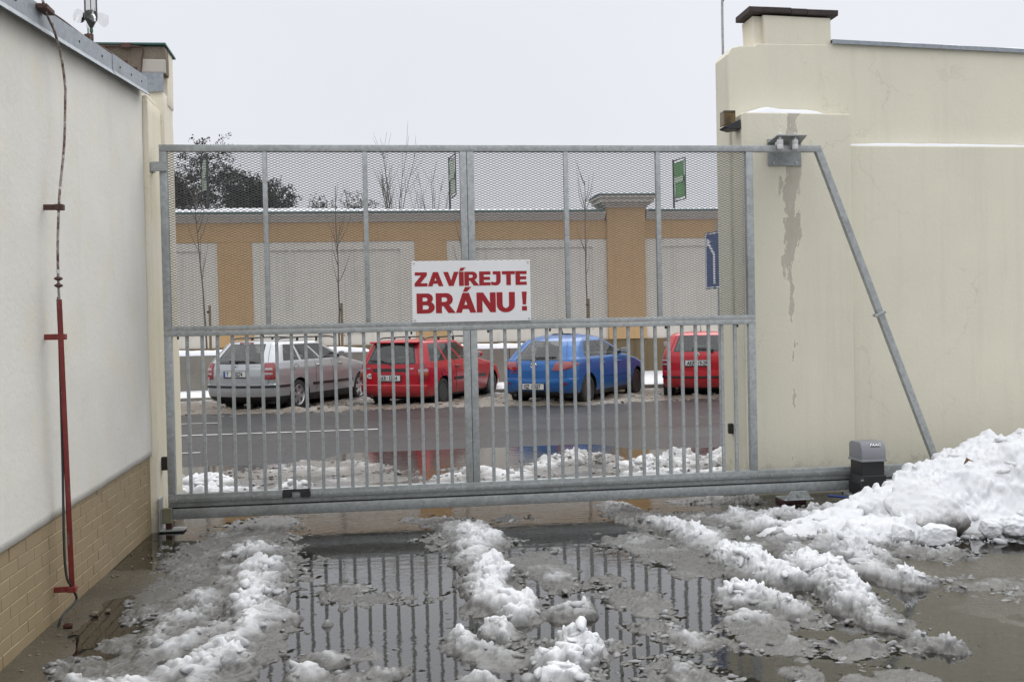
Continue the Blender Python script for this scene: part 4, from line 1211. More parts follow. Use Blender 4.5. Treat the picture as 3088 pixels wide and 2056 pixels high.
# ------------------------------------------------------------------ parked cars
class Car:
    """local frame: x right, y forward, z up, origin on the ground under the middle of the rear axle"""
    def __init__(s, K, L, oh, wb, yA, tr):
        s.K = np.array(K, float); s.L = L; s.oh = oh; s.wb = wb; s.yA = yA; s.tr = tr     # K: z, yr, yf(from nose), w, rr, bow
    def at(s, z):
        k = s.K; return [np.interp(z, k[:, 0], k[:, i]) for i in range(1, 6)]
    def T(s, y):
        v = (y+s.oh-s.L*.52)/(s.L/2); return 1-.055*abs(v)**3-.02*v*v
    def pt(s, q, z, side=1, off=0.0):
        yr, yf, w, rr, bow = s.at(z)
        w = w-off; yr = yr-s.oh+off; yf = s.L-s.oh-yf-off
        rr = min(rr, w*.8); rf = min(.35, rr+.15, w*.6)
        ya = yr+bow+rr; yb = yf-.10-rf
        yA = min(s.yA, yb-.02)
        if q <= 1: x = q*(w-rr); y = yr+bow*q*q
        elif q <= 2:
            a = (q-1)*PI/2; x = w-rr+rr*math.sin(a); y = ya-rr*math.cos(a)
        elif q <= 3: x = w; y = ya+(q-2)*(yA-ya)
        elif q <= 4: x = w; y = yA+(q-3)*(yb-yA)
        elif q <= 5:
            a = (q-4)*PI/2; x = w-rf+rf*math.cos(a); y = yb+rf*math.sin(a)
        else:
            u = 6-q; x = u*(w-rf); y = yf-.10*u*u
        return Vector((side*x*s.T(y), y, z))
    def nrm(s, q, z, side=1):
        e = .01
        a = s.pt(min(q+e, 5.9), z, side)-s.pt(max(q-e, 0), z, side); b = s.pt(q, z+.01, side)-s.pt(q, z-.01, side)
        n = a.cross(b)
        if n.length < 1e-9: return Vector((0, -1, 0))
        n.normalize()
        c = s.pt(q, z, side)-Vector((0, s.wb/2, z))
        if n.dot(Vector((c.x, c.y, 0))) < 0: n = -n
        return n
    def q_at_x(s, x, z):          # rear ring parameter at lateral position x
        lo, hi = 0., 2.
        for _ in range(30):
            m = (lo+hi)/2
            if s.pt(m, z).x < x: lo = m
            else: hi = m
        return lo
    def q_at_y(s, y, z):
        lo, hi = 1., 4.
        for _ in range(30):
            m = (lo+hi)/2
            if s.pt(m, z).y < y: lo = m
            else: hi = m
        return lo

def q_grid(car, f0, f1, z0, z1, off, side, nq=10, nz=6, th=.02):
    V = []; F = []
    for i in range(nz+1):
        z = z0+(z1-z0)*i/nz
        a, b = f0(z), f1(z)
        for k in range(nq+1):
            q = a+(b-a)*k/nq
            V.append(car.pt(q, z, side)+car.nrm(q, z, side)*off)
    n = nq+1
    for i in range(nz):
        for k in range(nq): F.append((i*n+k, i*n+k+1, (i+1)*n+k+1, (i+1)*n+k))
    loop = [k for k in range(n)]+[i*n+nq for i in range(1, nz+1)]+[nz*n+k for k in range(nq-1, -1, -1)]+[i*n for i in range(nz-1, 0, -1)]
    m0 = len(V)
    for j in loop:
        i, k = divmod(j, n)
        z = z0+(z1-z0)*i/nz; a, b = f0(z), f1(z); q = a+(b-a)*k/nq
        V.append(car.pt(q, z, side)+car.nrm(q, z, side)*(off-th))
    for j in range(len(loop)):
        F.append((loop[j], m0+j, m0+(j+1) % len(loop), loop[(j+1) % len(loop)]))
    return V, F

def build_car(label, name, loc, head, car, paint, spec):
    RNG.seed(int(abs(loc[0])*100)+5)
    root = empty(name, (loc[0], loc[1], loc[2]), -math.radians(head))
    tag(root, label, 'car', 'cars parked across the street')
    def part(nm, me, mat, smooth=None, parent=None):
        return link(nm, me, mat, parent or root, smooth)
    # ring parameters
    sw = spec['side_windows']            # list of (t0, t1) along the side, in q-2
    qs = [0, .2, .4, .6, .75, .86, .93, 1, 1.2, 1.4, 1.6, 1.8, 2]
    ts = set(np.linspace(0.06, 1, 15).round(3))
    for a, b in sw: ts |= {a, b}
    ts = sorted(ts)
    ts2 = []
    keep = {x for w_ in sw for x in w_}
    for t_ in ts:
        if t_ in keep or all(abs(t_-k) > .025 for k in keep): ts2.append(t_)
    qs += [2+t_ for t_ in ts2]
    qs += [3.15, 3.3, 3.5, 3.7, 3.85, 4, 4.25, 4.5, 4.75, 5, 5.1, 5.4, 5.7, 6]
    qs = [float(q) for q in qs]
    zr0, zr1, zs0, zs1 = spec['rear_z'][0], spec['rear_z'][1], spec['side_z'][0], spec['side_z'][1]
    zb = spec.get('black_below', .27)
    zk = sorted(set([round(float(z), 4) for z in car.K[:, 0]]+[zr0, zr1, zr0-.03, zr1+.02, zs0, zs1, zb]+[round(float(z), 3) for z in np.linspace(.3, 1.2, 16)]))
    z_lv = []
    must = {zr0, zr1, zs0, zs1, zb, round(float(car.K[0, 0]), 4), round(float(car.K[-1, 0]), 4)}
    for z in zk:
        if z in must or all(abs(z-k) > .012 for k in must): z_lv.append(z)
    nq = len(qs); ring = 2*nq-2
    V = []
    def ringpts(off, z):
        R_ = [car.pt(q, z, 1, off) for q in qs]
        Lf = [Vector((-p.x, p.y, p.z)) for p in R_[1:-1]][::-1]
        return R_+Lf
    F = []; MI = []
    for z in z_lv: V += ringpts(0, z)
    def region(q0, q1, z0, z1, lside):
        qm, zm = (q0+q1)/2, (z0+z1)/2
        if zm < zb: return 1
        if zr0 <= zm <= zr1 and qm < .86: return 2
        if zr0-.031 <= zm <= zr1+.021 and qm < .93: return 1
        if zs0 <= zm <= zs1:
            for i, (a, b) in enumerate(sw):
                if 2+a <= qm <= 2+b: return 4+i+(10 if lside else 0)
            if 2+sw[0][0]-.02 < qm < 2+sw[-1][1] and spec.get('black_pillars', False): return 1
            if qm > 4.6: return 3
        return 0
    for i in range(len(z_lv)-1):
        for j in range(ring):
            a = i*ring+j; b = i*ring+(j+1) % ring
            F.append((a, b, b+ring, a+ring))
            l = j >= nq-1
            if not l: q0, q1 = qs[j], qs[j+1]
            else:
                jj = ring-j; q0, q1 = qs[max(0, jj-1)], qs[min(nq-1, jj)]
            MI.append(region(q0, q1, z_lv[i], z_lv[i+1], l))
    F.append(tuple(range(ring-1, -1, -1))); MI.append(1)
    t0 = (len(z_lv)-1)*ring
    F.append(tuple(t0+k for k in range(ring))); MI.append(0)
    me = bpy.data.meshes.new('shell'); me.from_pydata([tuple(v) for v in V], [], F)
    for k in range(24): me.materials.append(M['black'])
    me.polygons.foreach_set('material_index', MI)
    bm = bmesh.new(); bm.from_mesh(me); bmesh.ops.recalc_face_normals(bm, faces=bm.faces); bm.to_mesh(me); bm.free()
    ob = bpy.data.objects.new('shell', me); COL.objects.link(ob)
    cutters = []
    for y in (0, car.wb):
        for s in (-1, 1):
            c = MB().lathe([(car.tr+.045, 0), (car.tr+.045, .5)], T((s*(car.K[:, 3].max()-.30), y, car.tr+.005)) @ Matrix.Rotation(s*PI/2, 4, 'Y'), 28).mesh('cut')
            for k in range(24): c.materials.append(M['black'])
            c.polygons.foreach_set('material_index', [1]*len(c.polygons))
            co = bpy.data.objects.new('cut', c); COL.objects.link(co); cutters.append(co)
            md = ob.modifiers.new('b', 'BOOLEAN'); md.object = co; md.operation = 'DIFFERENCE'; md.solver = 'EXACT'
    dg = bpy.context.evaluated_depsgraph_get()
    ev = bpy.data.meshes.new_from_object(ob.evaluated_get(dg))
    for c in cutters+[ob]: bpy.data.objects.remove(c)
    vs = np.array([v.co for v in ev.vertices]); groups = {}
    for p in ev.polygons: groups.setdefault(p.material_index, []).append(tuple(p.vertices))
    names = {0: ('body', paint), 1: ('lower_trim', M['black']), 2: ('rear_window', M['glass']), 3: ('windscreen', M['glass'])}
    parts = {}
    for gi, fs in groups.items():
        idx = sorted({i for f in fs for i in f}); mp = {i: k for k, i in enumerate(idx)}
        m_ = bpy.data.meshes.new('p'); m_.from_pydata([tuple(vs[i]) for i in idx], [], [tuple(mp[i] for i in f) for f in fs]); m_.update()
        nm, mt = names.get(gi, ('side_window', M['glass']))
        parts[gi] = part(nm, m_, mt, 32)
    # lining with the same openings, so that the cabin is dark and closed
    V2 = []; F2 = []
    zl = [z for z in z_lv if z >= .68 and z < car.K[-1, 0]-.012]
    for z in zl: V2 += ringpts(.035, z)
    for i in range(len(zl)-1):
        for j in range(ring):
            l = j >= nq-1
            if not l: q0, q1 = qs[j], qs[j+1]
            else:
                jj = ring-j; q0, q1 = qs[max(0, jj-1)], qs[min(nq-1, jj)]
            if region(q0, q1, zl[i], zl[i+1], l) in (0, 1):
                a = i*ring+j; b = i*ring+(j+1) % ring; F2.append((a, b, b+ring, a+ring))
    F2.append(tuple(range(ring))); F2.append(tuple((len(zl)-1)*ring+k for k in range(ring)))
    m_ = bpy.data.meshes.new('lining'); m_.from_pydata([tuple(v) for v in V2], [], F2); m_.update()
    part('cabin_lining', m_, M['lining'])
    # seats
    wS = car.at(.9)[2]
    for y0, xs_, zt in ((.42, (-.36, .36), .98), (1.25, (-.36, .36), 1.0)):
        for x in xs_:
            st_ = part('seat', MB().prism([(y0-.10, .60), (y0+.12, .60), (y0-.04, zt+.02), (y0-.16, zt)], x-.23, x+.23, 'x').mesh('seat', .04, 2), M['seat'], 50)
            part('headrest', MB().prism([(y0-.15, zt+.05), (y0-.06, zt+.04), (y0-.08, zt+.20), (y0-.15, zt+.20)], x-.12, x+.12, 'x').mesh('hr', .03, 2), M['seat'], 50, st_)
    # wheels
    def wheel(x, y, side):
        R_ = car.tr; wd = .10
        B = T((x, y, R_)) @ Matrix.Rotation(side*PI/2, 4, 'Y')
        ty = MB().lathe([(R_*.66, -wd), (R_*.90, -wd*1.02), (R_*.97, -wd*.86), (R_, -wd*.6), (R_, wd*.6), (R_*.97, wd*.86), (R_*.90, wd*1.02), (R_*.68, wd*.96), (R_*.66, wd*.75)], B, 36, False)
        w_o = part('wheel', ty.mesh('wheel', fix=True), M['rubber'], 50)
        rm = MB()
        if spec['rim'] == 'alloy':
            rm.lathe([(R_*.68, wd*.90), (R_*.64, wd*.95), (R_*.60, wd*.72), (R_*.60, -wd*.3), (R_*.66, -wd*.9)], B, 36, False)
            for k in range(spec.get('spokes', 5)):
                A = B @ Matrix.Rotation(2*PI*k/spec.get('spokes', 5)+.3, 4, 'Z')
                w0, w1 = R_*.11, R_*.17
                v = [A @ Vector(p) for p in ((R_*.12, -w0, wd*.80), (R_*.12, w0, wd*.80), (R_*.63, w1, wd*.72), (R_*.63, -w1, wd*.72), (R_*.12, -w0, wd*.3), (R_*.12, w0, wd*.3), (R_*.63, w1*.8, wd*.25), (R_*.63, -w1*.8, wd*.25))]
                rm.add(v, [(0,1,2,3),(7,6,5,4),(0,4,5,1),(1,5,6,2),(2,6,7,3),(3,7,4,0)])
            rm.lathe([(R_*.16, wd*.4), (R_*.16, wd*.82), (R_*.10, wd*.90)], B, 16)
            mt = M['alloy']
        else:
            rm.lathe([(R_*.68, wd*.90), (R_*.64, wd*.95), (R_*.60, wd*.6), (R_*.50, wd*.45), (R_*.30, wd*.62), (R_*.18, wd*.62), (R_*.16, wd*.78), (R_*.04, wd*.82)], B, 32, True)
            mt = M['steelrim']
            for k in range(10):
                A = B @ Matrix.Rotation(2*PI*k/10, 4, 'Z') @ T((R_*.47, 0, wd*.475))
                rm.lathe([(R_*.045, -.002), (R_*.055, .006), (R_*.045, .010)], A, 8)
        part('rim', rm.mesh('rim'), mt, 40, w_o)
        part('brake_disc', MB().lathe([(R_*.5, -wd*.2), (R_*.5, -wd*.05)], B, 20).mesh('disc'), M['darkmetal'], 40, w_o)
    xw = car.K[:, 3].max()*car.T(0)-.125
    for y in (0, car.wb):
        for s in (-1, 1): wheel(s*xw, y, s)
    # arch liners
    # underbody
    part('underbody', MB().box(-car.K[0, 3]*.9, car.K[0, 3]*.9, -car.oh+.35, car.L-car.oh-.5, .17, .30).mesh('u', .03), M['black'])
    part('rear_axle', MB().tube([(-xw, 0, car.tr), (xw, 0, car.tr)], .045, 8).mesh('ax'), M['black'])
    ex = spec.get('exhaust', -.45)
    part('exhaust', MB().tube([(ex, -car.oh+.9, .24), (ex, -car.oh+.12, .24)], .03, 10).mesh('ex'), M['darkmetal'], 60)
    # surface strips and lamps
    def strip(nm, f0, f1, z0, z1, mat, off=.012, sides=(-1, 1), nq=10, nz=3, th=.02, smooth=40, parent=None):
        os_ = []
        for s in sides:
            v, f = q_grid(car, f0, f1, z0, z1, off, s, nq, nz, th)
            m_ = bpy.data.meshes.new(nm); m_.from_pydata([tuple(a) for a in v], [], f)
            bm = bmesh.new(); bm.from_mesh(m_); bmesh.ops.recalc_face_normals(bm, faces=bm.faces); bm.to_mesh(m_); bm.free()
            os_.append(part(nm, m_, mat, smooth, parent))
        return os_
    C_ = lambda v: (lambda z: v)
    X_ = lambda x: (lambda z: car.q_at_x(x, z))
    Y_ = lambda y: (lambda z: car.q_at_y(y, z))
    for st_ in spec['strips']: strip(*st_(C_, X_, Y_))
    # tail lamps, each with its coloured bands
    for s in (-1, 1):
        first = None
        for (f0, f1, z0, z1, mat) in spec['lamps'](C_, X_, Y_):
            o_ = strip('tail_lamp' if first is None else 'lens_band', f0, f1, z0, z1, mat, .014 if first is None else .019, (s,), 8, 5, .03, 40, first)[0]
            if first is None: first = o_
    # panel gaps
    def gap(pts, side):
        P_ = [car.pt(q, z, side)+car.nrm(q, z, side)*.0005 for q, z in pts]
        return MB().tube(P_, .0045, 4).mesh('gap')
    for y in spec['door_y']:
        z0 = spec.get('door_z', .32)
        for s in (-1, 1):
            zz = np.linspace(z0 if y > car.tr+.1 else car.tr*2+.1, zs0, 8)
            part('door_gap', gap([(car.q_at_y(y, z), z) for z in zz], s), M['ink'])
    zz = np.linspace(spec['gate_z'], spec['rear_z'][1]+.02, 14)
    for s in (-1, 1): part('tailgate_gap', gap([(spec.get('gate_q', 1.12), z) for z in zz], s), M['ink'])
    qq = np.linspace(0, spec.get('gate_q', 1.12), 8)
    for s in (-1, 1): part('tailgate_gap', gap([(q, spec['gate_z']) for q in qq], s), M['ink'])
    # door handles
    for y in spec['handle_y']:
        for s in (-1, 1):
            z = spec['handle_z']; q = car.q_at_y(y, z); p = car.pt(q, z, s); n = car.nrm(q, z, s)
            part('door_handle', MB().tube([p+Vector((0, -.09, 0))+n*.01, p+Vector((0, -.05, .004))+n*.035, p+Vector((0, .05, .004))+n*.035, p+Vector((0, .09, 0))+n*.01], .014, 8).mesh('h'), paint if spec.get('handle_paint', True) else M['black'], 60)
    # mirrors
    for s in (-1, 1):
        z = zs0+.03; q = 2.985; p = car.pt(q, z, s)
        mm = part('door_mirror', MB().lathe([(.02, -.06), (.075, -.05), (.09, 0), (.07, .045), (.02, .06)], T((p.x+s*.13, p.y-.02, z+.055)) @ Matrix.Diagonal((1.1, .62, .95, 1)), 14).mesh('mir'), spec.get('mirror_mat', paint), 60)
        part('mirror_arm', MB().box(min(p.x, p.x+s*.10)-.01, max(p.x, p.x+s*.10)+.01, p.y-.035, p.y+.02, z-.005, z+.045).mesh('arm', .01), M['black'], None, mm)
        part('mirror_glass', MB().box(p.x+s*.13-.07, p.x+s*.13+.07, p.y-.083, p.y-.078, z+.01, z+.10).mesh('mg', .012), M['alloy'], None, mm)
    # wiper
    z = zr0+.02
    wy = lambda x, zz: car.pt(car.q_at_x(abs(x), zz), zz, 1).y
    wps = spec.get('wiper', [(0, .01), (-.25, .03), (-.5, .035)])
    pts = [Vector((x, wy(x, zr0+dz)-.03, zr0+dz)) for x, dz in wps]
    part('rear_wiper', MB().tube(smooth_path(pts), .011, 6).lathe([(.03, -.02), (.035, .02)], T((wps[0][0], wy(0, zr0)-.015, zr0+wps[0][1])) @ Matrix.Rotation(PI/2, 4, 'X'), 10).mesh('w'), M['black'], 50)
    # number plate with its lettering
    pz, pw, ph, px = spec['plate_z'], .52, .11, spec.get('plate_x', 0)
    py = car.pt(car.q_at_x(.26, pz), pz).y-.012
    py = min(py, car.pt(0, pz).y-.012, car.pt(0, pz+.05).y-.010, car.pt(0, pz-.05).y-.010)
    fr = part('number_plate', MB().box(px-pw/2-.012, px+pw/2+.012, py+.002, py+.03, pz-ph/2-.022, pz+ph/2+.012).mesh('pf', .004), M['black'])
    part('plate_face', MB().box(px-pw/2, px+pw/2, py-.003, py+.0015, pz-ph/2, pz+ph/2).mesh('pl', .003), M['plate'], None, fr)
    x0 = px-pw/2
    if spec.get('euro'):
        part('euro_band', MB().box(px-pw/2+.002, px-pw/2+.042, py-.0045, py-.0031, pz-ph/2+.002, pz+ph/2-.002).mesh('eu'), M['euro'], None, fr); x0 += .042
    tw = px+pw/2-x0
    for txt, xf, al in spec['plate_text']:
        o_ = part('plate_lettering', text_mesh(txt, .118, .0008, 'LEFT', .70, 0, .0038), M['ink'], None, fr)
        o_.location = (x0+xf*tw, py-.0042, pz-.041); o_.rotation_euler = (PI/2, 0, 0)
    for dz, mt in ((.018, M['redlens']), (-.02, M['greencap'])):
        part('plate_seal', MB().lathe([(.011, 0), (.011, .002)], T((x0+spec.get('seal_x', .42)*tw, py-.003, pz+dz)) @ Matrix.Rotation(PI/2, 4, 'X'), 12).mesh('s'), mt, None, fr)
    # extra lettering and badges on the tailgate
    for txt, x, z, size, mt in spec.get('letters', []):
        yy = car.pt(car.q_at_x(abs(x), z), z).y-.004; n = car.nrm(car.q_at_x(abs(x), z), z, 1 if x > 0 else -1)
        o_ = part('badge_lettering', text_mesh(txt, size, .002, 'CENTER', 1.15, 0, .0012), mt)
        o_.location = (x, yy-.004, z); o_.rotation_euler = (PI/2-.06, 0, math.atan2(n.x, -n.y))
    for f in spec.get('extra', []): f(car, part)
    return root

def round_badge(z, r, mat, mat2):
    def f(car, part):
        y = car.pt(0, z).y-.003
        B = T((0, y, z)) @ Matrix.Rotation(PI/2, 4, 'X')
        o = part('tailgate_badge', MB().lathe([(r, 0), (r, .004), (r*.82, .006), (r*.80, .003), (.001, .003)], B, 24).mesh('b'), mat, 40)
        part('badge_arrow', MB().prism([(-r*.45, z-r*.15), (r*.1, z-r*.5), (r*.25, z+r*.1), (r*.45, z+r*.45), (-r*.05, z+r*.25), (-r*.35, z+r*.4)], y-.006, y-.004).mesh('a'), mat2, None, o)
    return f
def wing_badge(z, w):
    def f(car, part):
        y = car.pt(0, z).y-.005
        P_ = [(w*math.cos(a), y, z+w*.80*math.sin(a)) for a in np.linspace(0, 2*PI, 33)]
        o = part('tailgate_badge', MB().tube(P_, .009, 6, False).mesh('b'), M['chrome'], 60)
        part('badge_wings', MB().tube(smooth_path([(-w*.95, y, z+w*.28), (-w*.45, y, z+w*.30), (0, y, z-w*.18), (w*.45, y, z+w*.30), (w*.95, y, z+w*.28)]), .009, 6).mesh('b'), M['chrome'], 60, o)
    return f
def rails(y0, y1, x, z, hgt=.055):
    def f(car, part):
        for s in (-1, 1):
            zz = [z+.0]+[z+hgt]*5+[z+.0]
            ys_ = [y0, y0+.18, y0+.5*(y1-y0)-.3, (y0+y1)/2, y0+.5*(y1-y0)+.3, y1-.2, y1]
            p = [(s*x, yy, z_+.012*(1-abs((yy-(y0+y1)/2)/((y1-y0)/2)))) for yy, z_ in zip(ys_, zz)]
            o = part('roof_rail', MB().tube(smooth_path(p, 4), .016, 8).mesh('r'), M['black'], 60)
            for yy in (y0+.33*(y1-y0), y0+.66*(y1-y0)):
                part('rail_foot', MB().box(s*x-.012, s*x+.012, yy-.035, yy+.035, z-.03, z+hgt+.008).mesh('f', .006), M['black'], None, o)
    return f
def antenna(y, z, L=.32, dy=-.14, x=0):
    def f(car, part):
        part('aerial', MB().tube([(x, y, z-.02), (x, y, z+.03), (x, y+dy*.3, z+.03+L*.35), (x, y+dy, z+.03+L)], [.022, .010, .005, .003], 6).mesh('a'), M['black'], 60)
    return f
def lamp_bar(z, w):
    def f(car, part):
        y = car.pt(0, z).y
        part('high_stop_lamp', MB().box(-w, w, y-.012, y+.03, z-.012, z+.012).mesh('l', .003), M['redlens'])
    return f
def spoiler(z, w):
    def f(car, part):
        y = car.pt(0, z).y
        part('roof_spoiler', MB().prism([(y+.16, z+.035), (y-.06, z+.03), (y-.075, z+.005), (y-.05, z-.012), (y+.10, z)], -w, w, 'x').mesh('sp', .012, 2), M['paint_red'], 50)
    return f
def oval_sticker(x, z):
    def f(car, part):
        q = car.q_at_x(abs(x), z); y = car.pt(q, z).y-.004
        B = T((x, y, z)) @ Matrix.Rotation(PI/2, 4, 'X') @ Matrix.Diagonal((1.25, 1, 1, 1))
        o = part('oval_sticker', MB().lathe([(.055, 0), (.055, .003)], B, 20).mesh('o'), M['plate'])
        t_ = part('sticker_lettering', text_mesh('CZ', .06, .0006, 'CENTER', 1.1, 0, .002), M['ink'], None, o); t_.location = (x, y-.0045, z-.021); t_.rotation_euler = (PI/2, 0, 0)
    return f
def fuel_flap(y, z, r):
    def f(car, part):
        q = car.q_at_y(y, z); p = car.pt(q, z, 1); n = car.nrm(q, z, 1)
        P_ = [p+Vector((.0, r*math.cos(a), r*math.sin(a)))+n*.001 for a in np.linspace(0, 2*PI, 21)]
        part('fuel_flap', MB().tube(P_, .004, 4, False).mesh('ff'), M['ink'])
    return f

# ---- silver estate
K1 = [(.18,.32,.25,.78,.20,.10),(.28,.10,.08,.85,.24,.10),(.34,.03,.02,.875,.24,.11),(.45,.005,.0,.884,.24,.11),(.575,.0,.03,.886,.23,.11),(.595,.045,.05,.884,.22,.11),(.75,.04,.16,.884,.21,.11),(.88,.05,.50,.872,.20,.11),(1.0,.085,1.18,.835,.19,.12),(1.04,.105,1.30,.815,.19,.12),(1.2,.245,1.62,.735,.18,.12),(1.37,.42,2.02,.645,.17,.12),(1.405,.47,2.12,.62,.17,.12),(1.435,.58,2.35,.55,.17,.12),(1.45,.78,2.65,.42,.15,.12),(1.456,1.1,3.0,.20,.10,.08)]
c1 = Car(K1, 4.572, 1.06, 2.578, 2.25, .316)
build_car('silver estate car with black roof rails parked at far left', 'parked_car', (-2.40, 21.95, -.02), 28, c1, M['paint_silver'], dict(
    rear_z=(1.02, 1.365), side_z=(1.035, 1.36), side_windows=[(.07, .30), (.335, .625), (.66, .985)], rim='alloy', spokes=6, black_below=.335,
    strips=[lambda C, X, Y: ('bumper_strip', C(0), Y(-.36), .515, .560, M['black'], .012), lambda C, X, Y: ('side_strip', Y(.48), Y(2.15), .50, .55, M['black'], .014, (-1, 1), 12)],
    lamps=lambda C, X, Y: [(X(.60), lambda z: c1.q_at_y(-.79+.10*(z-.7), z), .685, 1.005, M['redlens']), (X(.635), C(1.5), .865, .905, M['clearlens']), (X(.635), C(1.5), .775, .815, M['clearlens'])],
    door_y=[.62, 1.30], handle_y=[.73, 1.62], handle_z=.90, gate_z=.585, gate_q=1.25, plate_z=.79, euro=True,
    plate_text=[('7', .06, 'L'), ('3', .27, 'L'), ('0274', .50, 'L')], seal_x=.445, letters=[('OCTAVIA', .42, .94, .045, M['chrome'])],
    extra=[round_badge(.945, .042, M['chrome'], M['ink']), rails(-.35, 1.95, .56, 1.435), lamp_bar(1.405, .16), fuel_flap(-.10, .88, .085)],
    wiper=[(.0, .01), (-.18, .035), (-.02, .03), (.42, .015)]))
# ---- first red estate
K2 = [(.18,.30,.25,.74,.18,.07),(.24,.10,.08,.80,.20,.07),(.32,.03,.02,.825,.22,.08),(.42,.0,.0,.84,.22,.08),(.46,.005,.02,.842,.22,.08),(.48,.055,.05,.842,.19,.08),(.70,.05,.22,.842,.16,.08),(.82,.06,.62,.83,.15,.08),(.92,.08,1.20,.80,.14,.08),(.95,.095,1.28,.79,.14,.08),(1.15,.19,1.68,.715,.14,.08),(1.32,.28,2.02,.645,.13,.08),(1.345,.30,2.08,.63,.13,.08),(1.375,.36,2.25,.58,.13,.08),(1.395,.52,2.55,.48,.13,.08),(1.403,.9,2.9,.22,.10,.06)]
c2 = Car(K2, 4.30, .95, 2.525, 2.18, .292)
build_car('red estate car with roof rails and oval sticker, second from left', 'parked_car', (.64, 22.0, -.02), 30, c2, M['paint_red'], dict(
    rear_z=(.935, 1.31), side_z=(.945, 1.31), side_windows=[(.05, .33), (.37, .645), (.685, .985)], rim='steel', black_below=.235,
    strips=[lambda C, X, Y: ('bumper_lip', C(0), C(1.5), .455, .475, M['paint_red'], .02), lambda C, X, Y: ('side_strip', Y(.46), Y(2.1), .52, .575, M['black'], .014, (-1, 1), 12), lambda C, X, Y: ('plate_garnish', C(0), X(.40), .755, .815, M['black'], .012)],
    lamps=lambda C, X, Y: [(X(.64), lambda z: c2.q_at_y(-.71, z), .575, .905, M['redlens']), (X(.645), C(1.9), .745, .80, M['clearlens']), (X(.645), C(1.9), .66, .745, M['orangelens'])],
    door_y=[.55, 1.28], handle_y=[.62, 1.55], handle_z=.80, handle_paint=False, mirror_mat=M['paint_red'], gate_z=.485, gate_q=1.08, plate_z=.62, euro=False,
    plate_text=[('AKR', .07, 'L'), ('57-64', .50, 'L')], seal_x=.43, letters=[('ESCORT', -.55, .80, .045, M['chrome']), ('16V', .50, .80, .045, M['chrome'])],
    extra=[rails(-.38, 1.75, .54, 1.375), spoiler(1.335, .55), oval_sticker(-.48, .66), fuel_flap(-.05, .70, .07), antenna(1.55, 1.39, .5, -.25, .3)],
    wiper=[(.05, -.02), (-.15, .03), (-.5, .045), (-.2, .05)]))
# ---- blue hatchback
K3 = [(.18,.30,.25,.76,.22,.10),(.26,.10,.08,.83,.26,.12),(.36,.02,.02,.865,.28,.13),(.50,.0,.0,.877,.28,.13),(.565,.015,.03,.877,.27,.13),(.585,.06,.05,.875,.25,.13),(.75,.06,.20,.874,.25,.15),(.86,.085,.58,.866,.25,.16),(.94,.125,1.00,.845,.25,.17),(.985,.165,1.20,.81,.25,.18),(1.10,.275,1.45,.755,.25,.19),(1.22,.40,1.70,.695,.25,.20),(1.31,.53,1.90,.64,.26,.20),(1.345,.62,1.99,.605,.28,.20),(1.385,.80,2.12,.55,.28,.20),(1.42,1.05,2.32,.47,.26,.18),(1.443,1.36,2.55,.36,.20,.12),(1.453,1.65,2.8,.18,.10,.06)]
c3 = Car(K3, 4.415, .90, 2.64, 2.30, .312)
build_car('blue hatchback with rounded rear window, right of the centre post', 'parked_car', (3.55, 21.0, -.02), 36, c3, M['paint_blue'], dict(
    rear_z=(.965, 1.30), side_z=(.985, 1.305), side_windows=[(.10, .22), (.245, .56), (.59, .985)], black_pillars=True, rim='steel', black_below=.285,
    strips=[lambda C, X, Y: ('side_strip', Y(.5), Y(2.1), .57, .583, M['paint_blue'], .014, (-1, 1), 12), lambda C, X, Y: ('rear_reflector', X(.58), C(1.35), .455, .495, M['redlens'], .008), lambda C, X, Y: ('lower_lip', C(0), X(.5), .29, .315, M['black'], .012)],
    lamps=lambda C, X, Y: [(lambda z: c3.q_at_x(.40+.9*max(0, z-.80)*.6, z), lambda z: c3.q_at_y(-.40-2.6*abs(z-.865)*(1 if z < .865 else 1.6), z), .735, .905, M['redlens']), (lambda z: 1.5, lambda z: c3.q_at_y(-.50-2.2*abs(z-.855), z), .815, .885, M['orangelens'])],
    door_y=[.60, 1.32], handle_y=[.66, 1.5], handle_z=.84, mirror_mat=M['black'], gate_z=.58, gate_q=1.2, plate_z=.42, euro=True,
    plate_text=[('1SZ', .05, 'L'), ('6437', .50, 'L')], seal_x=.43, letters=[('mazda 3', -.50, .68, .05, M['chrome'])],
    extra=[wing_badge(.84, .065), antenna(.55, 1.44, .28, -.16), fuel_flap(.02, .85, .085)],
    wiper=[(-.05, -.02), (-.0, .03), (.2, .04), (.42, .04)]))
